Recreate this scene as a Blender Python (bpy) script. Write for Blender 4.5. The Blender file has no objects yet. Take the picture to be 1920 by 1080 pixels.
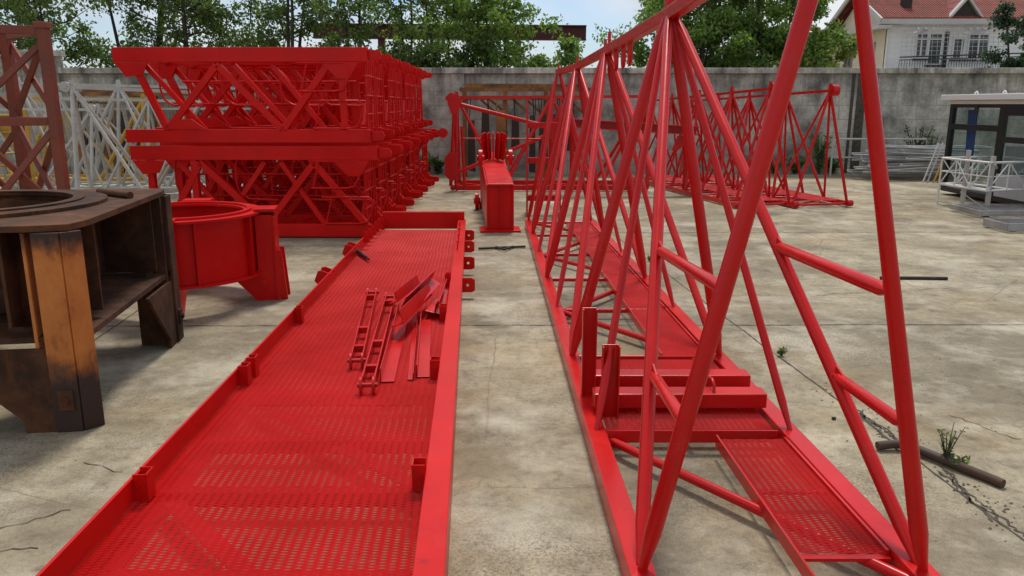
import bpy, math, random
from mathutils import Vector as V, Matrix as M
import numpy as np
S = bpy.context.scene
C = S.collection
PI = math.pi
R = math.radians

# ------------------------------------------------------------------ camera, sky, sun, exposure
EYE = 1.6
PITCH = math.atan(345 / 1480)
cam_d = bpy.data.cameras.new('camera')
cam = bpy.data.objects.new('camera', cam_d)
C.objects.link(cam)
cam.location = (0, 0, EYE)
cam.rotation_euler = (PI / 2 - PITCH, 0, 0)
cam_d.sensor_width = 36
cam_d.lens = 1480 / 1920 * 36
cam_d.clip_start = 0.05
cam_d.clip_end = 2000
S.camera = cam

SUN_EL, SUN_AZ = R(62), R(8)      # azimuth measured from +Y towards +X
w = bpy.data.worlds.new('World')
S.world = w
w.use_nodes = True
nt = w.node_tree
nt.nodes.clear()
N = nt.nodes.new
L_ = nt.links.new
out = N('ShaderNodeOutputWorld')
bg = N('ShaderNodeBackground')
bg.inputs['Strength'].default_value = 0.09
sky = N('ShaderNodeTexSky')
sky.sky_type = 'NISHITA'
sky.sun_disc = False
sky.sun_elevation = SUN_EL
sky.sun_rotation = SUN_AZ
tc = N('ShaderNodeTexCoord')
mp = N('ShaderNodeMapping')
mp.inputs['Scale'].default_value = (1, 1, 2.2)
mp.inputs['Location'].default_value = (5.2, 3.3, 2.5)
no = N('ShaderNodeTexNoise')
no.inputs['Scale'].default_value = 2.6
no.inputs['Detail'].default_value = 7
no.inputs['Roughness'].default_value = 0.55
rp = N('ShaderNodeValToRGB')
rp.color_ramp.elements[0].position = 0.33
rp.color_ramp.elements[1].position = 0.53
no2 = N('ShaderNodeTexNoise')
no2.inputs['Scale'].default_value = 5
no2.inputs['Detail'].default_value = 6
rp2 = N('ShaderNodeValToRGB')
rp2.color_ramp.elements[0].position = 0.3
rp2.color_ramp.elements[1].position = 0.7
rp2.color_ramp.elements[0].color = (5.6, 6.0, 6.6, 1)
rp2.color_ramp.elements[1].color = (8.6, 8.8, 9.0, 1)
mx = N('ShaderNodeMixRGB')
L_(tc.outputs['Generated'], mp.inputs['Vector'])
L_(mp.outputs['Vector'], no.inputs['Vector'])
L_(mp.outputs['Vector'], no2.inputs['Vector'])
L_(no.outputs['Fac'], rp.inputs['Fac'])
L_(no2.outputs['Fac'], rp2.inputs['Fac'])
L_(rp.outputs['Color'], mx.inputs['Fac'])
hz = N('ShaderNodeHueSaturation')
hz.inputs['Saturation'].default_value = 1.0
hz.inputs['Value'].default_value = 1.25
tint = N('ShaderNodeMixRGB')
tint.blend_type = 'MULTIPLY'
tint.inputs['Fac'].default_value = 1
tint.inputs['Color2'].default_value = (0.72, 0.84, 1.0, 1)
L_(sky.outputs['Color'], tint.inputs['Color1'])
L_(tint.outputs['Color'], hz.inputs['Color'])
L_(hz.outputs['Color'], mx.inputs['Color1'])
L_(rp2.outputs['Color'], mx.inputs['Color2'])
L_(mx.outputs['Color'], bg.inputs['Color'])
L_(bg.outputs['Background'], out.inputs['Surface'])

sun_d = bpy.data.lights.new('sun', 'SUN')
sun_d.energy = 2.5
sun_d.angle = R(12)
sun_d.color = (1, 0.95, 0.87)
sun = bpy.data.objects.new('sun', sun_d)
C.objects.link(sun)
sd = V((math.sin(SUN_AZ) * math.cos(SUN_EL), math.cos(SUN_AZ) * math.cos(SUN_EL), math.sin(SUN_EL)))
sun.rotation_euler = (-sd).to_track_quat('-Z', 'Y').to_euler()
sun.location = (0, 0, 30)
S.view_settings.view_transform = 'Standard'
S.view_settings.look = 'None'
S.view_settings.exposure = 0.2
S.view_settings.gamma = 1
S.render.engine = 'CYCLES'

# ------------------------------------------------------------------ measuring: pixel of the photograph to a real point
_c, _s = math.cos(PITCH), math.sin(PITCH)
def ray(x, y):
    a = (x - 960) / 1480; b = (540 - y) / 1480
    return V((a, _c + b * _s, -_s + b * _c))
def G(x, y, z=0.0):
    d = ray(x, y)
    return V((0, 0, EYE)) + d * ((z - EYE) / d.z)
def D(x, y, Y):
    d = ray(x, y)
    return V((0, 0, EYE)) + d * (Y / d.y)

# ------------------------------------------------------------------ materials
def mat(name):
    m = bpy.data.materials.new(name)
    m.use_nodes = True
    t = m.node_tree
    b = t.nodes['Principled BSDF']
    return m, t, b
def nd(t, typ, **kw):
    n = t.nodes.new(typ)
    for k, v in kw.items():
        if k in n.inputs: n.inputs[k].default_value = v
        else: setattr(n, k, v)
    return n
def ramp(t, stops):
    r = t.nodes.new('ShaderNodeValToRGB')
    e = r.color_ramp.elements
    while len(e) < len(stops): e.new(0.5)
    for i, (p, c) in enumerate(stops):
        e[i].position = p
        e[i].color = c if len(c) == 4 else (*c, 1)
    return r
def noise(t, vec, scale, detail=5, rough=0.55):
    n = nd(t, 'ShaderNodeTexNoise', Scale=scale, Detail=detail, Roughness=rough)
    if vec is not None: t.links.new(vec, n.inputs['Vector'])
    return n
def mapped(t, scale=(1, 1, 1), rot=(0, 0, 0), loc=(0, 0, 0), kind='Object'):
    tc = t.nodes.new('ShaderNodeTexCoord')
    m = t.nodes.new('ShaderNodeMapping')
    m.inputs['Scale'].default_value = scale
    m.inputs['Rotation'].default_value = rot
    m.inputs['Location'].default_value = loc
    t.links.new(tc.outputs[kind], m.inputs['Vector'])
    return m.outputs['Vector']
def mixc(t, fac, a, b, mode='MIX'):
    n = t.nodes.new('ShaderNodeMixRGB')
    n.blend_type = mode
    for s, v in (('Fac', fac), ('Color1', a), ('Color2', b)):
        if isinstance(v, (int, float)): n.inputs[s].default_value = v
        elif isinstance(v, tuple): n.inputs[s].default_value = (*v, 1) if len(v) == 3 else v
        else: t.links.new(v, n.inputs[s])
    return n.outputs['Color']
def bump(t, b, h, strength=0.2, dist=0.01):
    n = nd(t, 'ShaderNodeBump', Strength=strength, Distance=dist)
    t.links.new(h, n.inputs['Height'])
    t.links.new(n.outputs['Normal'], b.inputs['Normal'])
def paint(name, col, rough=0.4, var=0.25, dirt=(0.2, 0.12, 0.08), dirt_amt=0.0, coat=0.0, spec=0.5):
    m, t, b = mat(name)
    v = mapped(t)
    n1 = noise(t, v, 2.3, 5)
    n2 = noise(t, v, 28, 4)
    dark = tuple(c * (1 - var) for c in col)
    r1 = ramp(t, [(0.32, dark), (0.66, col)])
    t.links.new(n1.outputs['Fac'], r1.inputs['Fac'])
    base = r1.outputs['Color']
    if dirt_amt > 0:
        n3 = noise(t, v, 9, 8, 0.7)
        r3 = ramp(t, [(0.62 - dirt_amt * 0.2, (0, 0, 0)), (0.78 - dirt_amt * 0.2, (1, 1, 1))])
        t.links.new(n3.outputs['Fac'], r3.inputs['Fac'])
        base = mixc(t, r3.outputs['Color'], base, dirt)
    if spec != 0.5:      # handled steel: faint dusty scuffs along the bars
        n4 = noise(t, mapped(t, (3, 3, 3), loc=(1.7, 0.4, 2.2)), 2.6, 9, 0.75)
        r4 = ramp(t, [(0.55, (0, 0, 0)), (0.72, (0.16, 0.16, 0.16))])
        t.links.new(n4.outputs['Fac'], r4.inputs['Fac'])
        base = mixc(t, r4.outputs['Color'], base, (0.42, 0.10, 0.075))
    t.links.new(base, b.inputs['Base Color'])
    rr = ramp(t, [(0.3, (rough * 0.85,) * 3), (0.7, (rough * 1.2,) * 3)])
    t.links.new(n1.outputs['Fac'], rr.inputs['Fac'])
    t.links.new(rr.outputs['Color'], b.inputs['Roughness'])
    b.inputs['Coat Weight'].default_value = coat
    b.inputs['Coat Roughness'].default_value = 0.25
    b.inputs['Specular IOR Level'].default_value = spec
    bump(t, b, n2.outputs['Fac'], 0.05 if spec == 0.5 else 0.012, 0.003)
    return m

MAT = {}
MAT['red'] = paint('red_paint', (0.62, 0.0065, 0.005), 0.32, 0.2, (0.30, 0.01, 0.01), 0.04, 0, 0.2)
MAT['red_mast'] = paint('red_mast_paint', (0.64, 0.006, 0.004), 0.36, 0.2, spec=0.2)
MAT['red_jib'] = paint('red_jib_paint', (0.58, 0.009, 0.008), 0.27, 0.2, (0.30, 0.01, 0.01), 0.04, 0, 0.28)
MAT['oxide'] = paint('oxide_red_primer', (0.24, 0.052, 0.024), 0.6, 0.35, (0.08, 0.03, 0.02), 0.3)
MAT['maroon'] = paint('maroon_primer', (0.11, 0.022, 0.020), 0.6, 0.3)
MAT['white_steel'] = paint('pale_grey_paint', (0.50, 0.49, 0.44), 0.5, 0.25, (0.25, 0.17, 0.10), 0.3)
MAT['yellow'] = paint('yellow_paint', (0.58, 0.33, 0.035), 0.5, 0.3, (0.2, 0.1, 0.03), 0.3)
MAT['white'] = paint('white_paint', (0.74, 0.73, 0.70), 0.35, 0.06)
MAT['black'] = paint('black_paint', (0.012, 0.012, 0.013), 0.4, 0.2)
MAT['blue'] = paint('blue_cloth', (0.03, 0.09, 0.32), 0.8, 0.3)
MAT['galv'] = paint('galvanised_steel', (0.42, 0.42, 0.41), 0.45, 0.4, (0.2, 0.15, 0.11), 0.2)
MAT['galv'].node_tree.nodes['Principled BSDF'].inputs['Metallic'].default_value = 0.35
MAT['dark_steel'] = paint('dark_rusted_steel', (0.035, 0.022, 0.016), 0.7, 0.5, (0.12, 0.05, 0.02), 0.2)
MAT['grey_fit'] = paint('grey_fitting', (0.5, 0.5, 0.51), 0.6, 0.2)
MAT['cream'] = paint('cream_render', (0.70, 0.62, 0.46), 0.85, 0.15, (0.3, 0.25, 0.18), 0.15)
MAT['trim'] = paint('pale_trim', (0.52, 0.50, 0.46), 0.7, 0.15)
MAT['grey_trim'] = paint('grey_eave', (0.30, 0.29, 0.27), 0.8, 0.2)

def rust_mat():
    m, t, b = mat('rusted_plate')
    v = mapped(t)
    n1 = noise(t, v, 3.0, 9, 0.68)
    r1 = ramp(t, [(0.30, (0.022, 0.011, 0.007)), (0.45, (0.052, 0.024, 0.013)), (0.58, (0.105, 0.044, 0.020)), (0.74, (0.22, 0.080, 0.024))])
    t.links.new(n1.outputs['Fac'], r1.inputs['Fac'])
    # vertical orange runs of rust
    vs = mapped(t, (9, 9, 0.9))
    n2 = noise(t, vs, 1.3, 6, 0.6)
    r2 = ramp(t, [(0.56, (0, 0, 0)), (0.70, (0.7, 0.7, 0.7))])
    t.links.new(n2.outputs['Fac'], r2.inputs['Fac'])
    base = mixc(t, r2.outputs['Color'], r1.outputs['Color'], (0.14, 0.048, 0.014))
    t.links.new(base, b.inputs['Base Color'])
    b.inputs['Roughness'].default_value = 0.82
    b.inputs['Specular IOR Level'].default_value = 0.2
    n3 = noise(t, v, 45, 6, 0.7)
    bump(t, b, n3.outputs['Fac'], 0.25, 0.006)
    return m
MAT['rust'] = rust_mat()
def rust_orange():
    m, t, b = mat('orange_rust_face')
    v = mapped(t, (1, 1, 0.55))
    n1 = noise(t, v, 5.0, 10, 0.75)
    r1 = ramp(t, [(0.34, (0.035, 0.016, 0.010)), (0.42, (0.17, 0.052, 0.012)), (0.50, (0.46, 0.14, 0.022)), (0.66, (0.60, 0.22, 0.045))])
    # bright rust bloom in the middle of the plate, dark mill scale at its top and foot
    tc = t.nodes.new('ShaderNodeTexCoord')
    sx = t.nodes.new('ShaderNodeSeparateXYZ')
    t.links.new(tc.outputs['Object'], sx.inputs[0])
    r0 = ramp(t, [(0.20, (0.0,) * 3), (0.42, (0.5,) * 3), (0.85, (0.62,) * 3), (0.99, (0.12,) * 3)])
    t.links.new(sx.outputs['Z'], r0.inputs['Fac'])
    mm = mixc(t, 0.42, n1.outputs['Fac'], r0.outputs['Color'], 'MIX')
    t.links.new(mm, r1.inputs['Fac'])
    t.links.new(r1.outputs['Color'], b.inputs['Base Color'])
    b.inputs['Roughness'].default_value = 0.7
    n3 = noise(t, v, 60, 6, 0.7)
    bump(t, b, n3.outputs['Fac'], 0.25, 0.005)
    return m
MAT['rust_orange'] = rust_orange()
MAT['rust_rack'] = paint('orange_rust_steel', (0.34, 0.15, 0.04), 0.75, 0.7, (0.03, 0.016, 0.010), 0.5)

def ground_mat():
    m, t, b = mat('yard_concrete')
    v = mapped(t, kind='Object')
    big = noise(t, v, 0.32, 8, 0.62)
    mid = noise(t, v, 1.5, 8, 0.68)
    fine = noise(t, v, 22, 8, 0.75)
    sand = noise(t, v, 160, 3, 0.7)
    r = ramp(t, [(0.35, (0.15, 0.128, 0.092)), (0.47, (0.27, 0.236, 0.174)), (0.60, (0.38, 0.34, 0.262))])
    t.links.new(mid.outputs['Fac'], r.inputs['Fac'])
    col = r.outputs['Color']
    # ochre stains
    so = noise(t, mapped(t, (1, 1, 1), loc=(4.3, 1.2, 0)), 0.9, 7, 0.62)
    ro = ramp(t, [(0.50, (0, 0, 0)), (0.70, (0.6, 0.6, 0.6))])
    t.links.new(so.outputs['Fac'], ro.inputs['Fac'])
    col = mixc(t, ro.outputs['Color'], col, (0.29, 0.20, 0.095))
    # old damp grey blotches
    rb = ramp(t, [(0.40, (0.75, 0.75, 0.75)), (0.56, (0, 0, 0))])
    t.links.new(big.outputs['Fac'], rb.inputs['Fac'])
    col = mixc(t, rb.outputs['Color'], col, (0.15, 0.13, 0.098))
    # dragged tyre streaks across the yard
    stv = mapped(t, (0.45, 2.6, 1), rot=(0, 0, R(-22)))
    st = noise(t, stv, 1.0, 6, 0.6)
    rs = ramp(t, [(0.52, (0, 0, 0)), (0.68, (0.36, 0.36, 0.36))])
    t.links.new(st.outputs['Fac'], rs.inputs['Fac'])
    col = mixc(t, rs.outputs['Color'], col, (0.19, 0.165, 0.122))
    stl = ramp(t, [(0.34, (0.34, 0.34, 0.34)), (0.46, (0, 0, 0))])
    t.links.new(st.outputs['Fac'], stl.inputs['Fac'])
    col = mixc(t, stl.outputs['Color'], col, (0.46, 0.425, 0.34))
    # scabby dark pores
    rf = ramp(t, [(0.36, (1, 1, 1)), (0.52, (0, 0, 0))])
    t.links.new(fine.outputs['Fac'], rf.inputs['Fac'])
    fm = mixc(t, 1.0, rf.outputs['Color'], mid.outputs['Fac'], 'MULTIPLY')
    col = mixc(t, fm, col, (0.13, 0.11, 0.085))
    # pale cement bloom and gritty worn areas
    pb = noise(t, mapped(t, loc=(8.1, 3.7, 0)), 1.15, 9, 0.7)
    col = mixc(t, ramp_of2(t, pb.outputs['Fac'], 0.50, 0.64, 0.75), col, (0.44, 0.415, 0.355))
    wr = noise(t, mapped(t, loc=(2.6, 9.2, 0)), 0.75, 8, 0.66)
    gn = noise(t, v, 70, 6, 0.8)
    gm = mixc(t, 1.0, ramp_of(t, wr.outputs['Fac'], 0.44, 0.60), ramp_of(t, gn.outputs['Fac'], 0.46, 0.62), 'MULTIPLY')
    col = mixc(t, gm, col, (0.115, 0.098, 0.072))
    blot = noise(t, v, 6.5, 9, 0.75)
    rbl = ramp(t, [(0.32, (0.66, 0.64, 0.60)), (0.45, (1, 1, 1)), (0.68, (1.2, 1.18, 1.15))])
    t.links.new(blot.outputs['Fac'], rbl.inputs['Fac'])
    col = mixc(t, 1.0, col, rbl.outputs['Color'], 'MULTIPLY')
    rsa = ramp(t, [(0.3, (0.72, 0.72, 0.72)), (0.7, (1.2, 1.2, 1.2))])
    t.links.new(sand.outputs['Fac'], rsa.inputs['Fac'])
    col = mixc(t, 1.0, col, rsa.outputs['Color'], 'MULTIPLY')
    # hairline cracks
    vo = nd(t, 'ShaderNodeTexVoronoi', Scale=0.55)
    vo.feature = 'DISTANCE_TO_EDGE'
    wv = mixc(t, 0.12, v, mid.outputs['Color'], 'ADD')
    t.links.new(wv, vo.inputs['Vector'])
    rc = ramp(t, [(0.0, (0.8, 0.8, 0.8)), (0.004, (0, 0, 0))])
    t.links.new(vo.outputs['Distance'], rc.inputs['Fac'])
    cm = mixc(t, 1.0, rc.outputs['Color'], ramp_of(t, big.outputs['Fac'], 0.42, 0.60), 'MULTIPLY')
    col = mixc(t, cm, col, (0.10, 0.085, 0.065))
    col = mixc(t, 1.0, col, (1.10, 1.06, 0.95), 'MULTIPLY')
    t.links.new(col, b.inputs['Base Color'])
    b.inputs['Roughness'].default_value = 0.85
    b.inputs['Specular IOR Level'].default_value = 0.3
    hh = mixc(t, 0.5, fine.outputs['Fac'], sand.outputs['Fac'])
    bump(t, b, hh, 0.25, 0.01)
    return m
def ramp_of2(t, sock, a, c, k):
    r = ramp(t, [(a, (0, 0, 0)), (c, (k, k, k))])
    t.links.new(sock, r.inputs['Fac'])
    return r.outputs['Color']
def ramp_of(t, sock, a, c):
    r = ramp(t, [(a, (0, 0, 0)), (c, (1, 1, 1))])
    t.links.new(sock, r.inputs['Fac'])
    return r.outputs['Color']
MAT['ground'] = ground_mat()
def joint_mat():
    m, t, b = mat('joint_dirt')
    n = noise(t, mapped(t), 14, 6, 0.7)
    r = ramp(t, [(0.3, (0.03, 0.026, 0.018)), (0.7, (0.11, 0.09, 0.065))])
    t.links.new(n.outputs['Fac'], r.inputs['Fac'])
    t.links.new(r.outputs['Color'], b.inputs['Base Color'])
    b.inputs['Roughness'].default_value = 0.95
    return m
MAT['joint'] = joint_mat()
def wall_mat(name, light=1.0):
    m, t, b = mat(name)
    v = mapped(t)
    n1 = noise(t, v, 1.1, 8, 0.66)
    n2 = noise(t, mapped(t, (3.2, 3.2, 0.45)), 1.0, 9, 0.7)
    n3 = noise(t, v, 12, 8, 0.75)
    k = light
    r1 = ramp(t, [(0.36, (0.11 * k, 0.105 * k, 0.09 * k)), (0.47, (0.26 * k, 0.248 * k, 0.21 * k)), (0.60, (0.44 * k, 0.42 * k, 0.355 * k))])
    t.links.new(n1.outputs['Fac'], r1.inputs['Fac'])
    col = r1.outputs['Color']
    # black rain streaks, strongest under the coping
    tc = t.nodes.new('ShaderNodeTexCoord')
    sx = t.nodes.new('ShaderNodeSeparateXYZ')
    t.links.new(tc.outputs['Object'], sx.inputs[0])
    mr = nd(t, 'ShaderNodeMapRange')
    mr.inputs['From Min'].default_value = 0.9
    mr.inputs['From Max'].default_value = 2.4
    mr.inputs['To Min'].default_value = 0.15
    t.links.new(sx.outputs['Z'], mr.inputs['Value'])
    rs = ramp(t, [(0.44, (0, 0, 0)), (0.66, (0.9, 0.9, 0.9))])
    t.links.new(n2.outputs['Fac'], rs.inputs['Fac'])
    fm = mixc(t, 1.0, rs.outputs['Color'], mr.outputs[0], 'MULTIPLY')
    col = mixc(t, fm, col, (0.055, 0.052, 0.047))
    rw = ramp(t, [(0.54, (0, 0, 0)), (0.7, (0.4, 0.4, 0.4))])
    t.links.new(noise(t, mapped(t, (2, 2, 0.7), loc=(3, 0, 0)), 1.3, 8).outputs['Fac'], rw.inputs['Fac'])
    col = mixc(t, rw.outputs['Color'], col, (0.38, 0.365, 0.32))
    # course lines of the render
    wv = nd(t, 'ShaderNodeTexBrick')
    wv.inputs['Scale'].default_value = 1.0
    wv.inputs['Brick Width'].default_value = 0.9
    wv.inputs['Row Height'].default_value = 0.32
    wv.inputs['Mortar Size'].default_value = 0.012
    wv.inputs['Color1'].default_value = (0, 0, 0, 1)
    wv.inputs['Color2'].default_value = (0, 0, 0, 1)
    wv.inputs['Mortar'].default_value = (0.4, 0.4, 0.4, 1)
    rot = mapped(t, (1, 1, 1), rot=(R(-90), 0, 0))
    dist = mixc(t, 0.06, rot, n3.outputs['Color'], 'ADD')
    t.links.new(dist, wv.inputs['Vector'])
    bm = mixc(t, 1.0, wv.outputs['Color'], ramp_of(t, n1.outputs['Fac'], 0.4, 0.6), 'MULTIPLY')
    col = mixc(t, bm, col, (0.09, 0.085, 0.075))
    r3 = ramp(t, [(0.3, (0.72, 0.72, 0.72)), (0.7, (1.2, 1.2, 1.2))])
    t.links.new(n3.outputs['Fac'], r3.inputs['Fac'])
    col = mixc(t, 1.0, col, r3.outputs['Color'], 'MULTIPLY')
    t.links.new(col, b.inputs['Base Color'])
    b.inputs['Roughness'].default_value = 0.92
    bump(t, b, n3.outputs['Fac'], 0.35, 0.02)
    return m
MAT['wall'] = wall_mat('weathered_wall_concrete', 1.3)
MAT['coping'] = wall_mat('weathered_coping_concrete', 1.55)

def leaf_mat(name, c1, c2, trans=0.35):
    m, t, b = mat(name)
    g = t.nodes.new('ShaderNodeNewGeometry')
    n = noise(t, mapped(t), 0.9, 3)
    f = mixc(t, 0.5, g.outputs['Random Per Island'], n.outputs['Fac'])
    r = ramp(t, [(0.25, c1), (0.75, c2)])
    t.links.new(f, r.inputs['Fac'])
    t.links.new(r.outputs['Color'], b.inputs['Base Color'])
    b.inputs['Roughness'].default_value = 0.55
    tr = t.nodes.new('ShaderNodeBsdfTranslucent')
    br = mixc(t, 1.0, r.outputs['Color'], (1.5, 1.6, 0.8), 'MULTIPLY')
    t.links.new(br, tr.inputs['Color'])
    ms = t.nodes.new('ShaderNodeMixShader')
    ms.inputs['Fac'].default_value = trans
    o = t.nodes['Material Output']
    t.links.new(b.outputs[0], ms.inputs[1])
    t.links.new(tr.outputs[0], ms.inputs[2])
    t.links.new(ms.outputs[0], o.inputs['Surface'])
    return m
MAT['leaf_dark'] = leaf_mat('dark_leaf', (0.045, 0.078, 0.024), (0.15, 0.22, 0.062), 0.48)  # darker green: backlit shade of the left trees is put into this colour
MAT['leaf_mid'] = leaf_mat('mid_leaf', (0.06, 0.12, 0.028), (0.21, 0.31, 0.075), 0.5)
MAT['leaf_light'] = leaf_mat('light_leaf', (0.10, 0.13, 0.035), (0.26, 0.28, 0.09), 0.4)
MAT['leaf_blue'] = leaf_mat('bluish_leaf', (0.018, 0.042, 0.022), (0.055, 0.105, 0.05), 0.3)
def bark_mat():
    m, t, b = mat('dark_bark')
    n = noise(t, mapped(t, (6, 6, 1)), 3, 6)
    r = ramp(t, [(0.3, (0.018, 0.015, 0.012)), (0.7, (0.065, 0.055, 0.043))])
    t.links.new(n.outputs['Fac'], r.inputs['Fac'])
    t.links.new(r.outputs['Color'], b.inputs['Base Color'])
    b.inputs['Roughness'].default_value = 0.9
    return m
MAT['bark'] = bark_mat()
def glass_mat():
    m, t, b = mat('window_glass')
    b.inputs['Base Color'].default_value = (0.8, 0.85, 0.85, 1)
    b.inputs['Roughness'].default_value = 0.03
    tr = t.nodes.new('ShaderNodeBsdfTransparent')
    tr.inputs['Color'].default_value = (0.86, 0.9, 0.89, 1)
    gl = t.nodes.new('ShaderNodeBsdfGlossy')
    gl.inputs['Roughness'].default_value = 0.03
    lw = t.nodes.new('ShaderNodeLayerWeight')
    lw.inputs['Blend'].default_value = 0.25
    fr = ramp(t, [(0.0, (0.02,) * 3), (0.75, (0.07,) * 3), (1.0, (0.4,) * 3)])
    t.links.new(lw.outputs['Facing'], fr.inputs['Fac'])
    ms = t.nodes.new('ShaderNodeMixShader')
    t.links.new(fr.outputs[0], ms.inputs[0])
    t.links.new(tr.outputs[0], ms.inputs[1])
    t.links.new(gl.outputs[0], ms.inputs[2])
    t.links.new(ms.outputs[0], t.nodes['Material Output'].inputs['Surface'])
    return m
MAT['glass'] = glass_mat()
def dark_glass():
    m, t, b = mat('dark_window_pane')
    n = noise(t, mapped(t), 1.5, 2)
    r = ramp(t, [(0.35, (0.03, 0.033, 0.035)), (0.7, (0.10, 0.105, 0.11))])
    t.links.new(n.outputs['Fac'], r.inputs['Fac'])
    t.links.new(r.outputs['Color'], b.inputs['Base Color'])
    b.inputs['Roughness'].default_value = 0.12
    return m
MAT['pane'] = dark_glass()
def tile_wall():
    m, t, b = mat('white_tiled_facade')
    br = nd(t, 'ShaderNodeTexBrick')
    br.inputs['Scale'].default_value = 1
    br.inputs['Brick Width'].default_value = 0.5
    br.inputs['Row Height'].default_value = 0.25
    br.inputs['Mortar Size'].default_value = 0.012
    br.inputs['Color1'].default_value = (0.82, 0.81, 0.79, 1)
    br.inputs['Color2'].default_value = (0.78, 0.77, 0.76, 1)
    br.inputs['Mortar'].default_value = (0.70, 0.69, 0.67, 1)
    t.links.new(mapped(t, rot=(R(-90), 0, 0)), br.inputs['Vector'])
    t.links.new(br.outputs['Color'], b.inputs['Base Color'])
    b.inputs['Roughness'].default_value = 0.5
    return m
MAT['tile_wall'] = tile_wall()
def roof_mat():
    m, t, b = mat('red_clay_tiles')
    n = noise(t, mapped(t), 2.5, 5)
    br = nd(t, 'ShaderNodeTexBrick')
    br.offset = 0.0
    br.inputs['Scale'].default_value = 1
    br.inputs['Brick Width'].default_value = 0.26
    br.inputs['Row Height'].default_value = 0.36
    br.inputs['Mortar Size'].default_value = 0.035
    br.inputs['Mortar Smooth'].default_value = 0.4
    br.inputs['Color1'].default_value = (0.34, 0.060, 0.036, 1)
    br.inputs['Color2'].default_value = (0.26, 0.042, 0.028, 1)
    br.inputs['Mortar'].default_value = (0.10, 0.022, 0.018, 1)
    t.links.new(mapped(t), br.inputs['Vector'])
    r = ramp(t, [(0.3, (0.7,) * 3), (0.7, (1.15,) * 3)])
    t.links.new(n.outputs['Fac'], r.inputs['Fac'])
    t.links.new(mixc(t, 1.0, br.outputs['Color'], r.outputs['Color'], 'MULTIPLY'), b.inputs['Base Color'])
    b.inputs['Roughness'].default_value = 0.7
    return m
MAT['roof'] = roof_mat()

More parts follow.
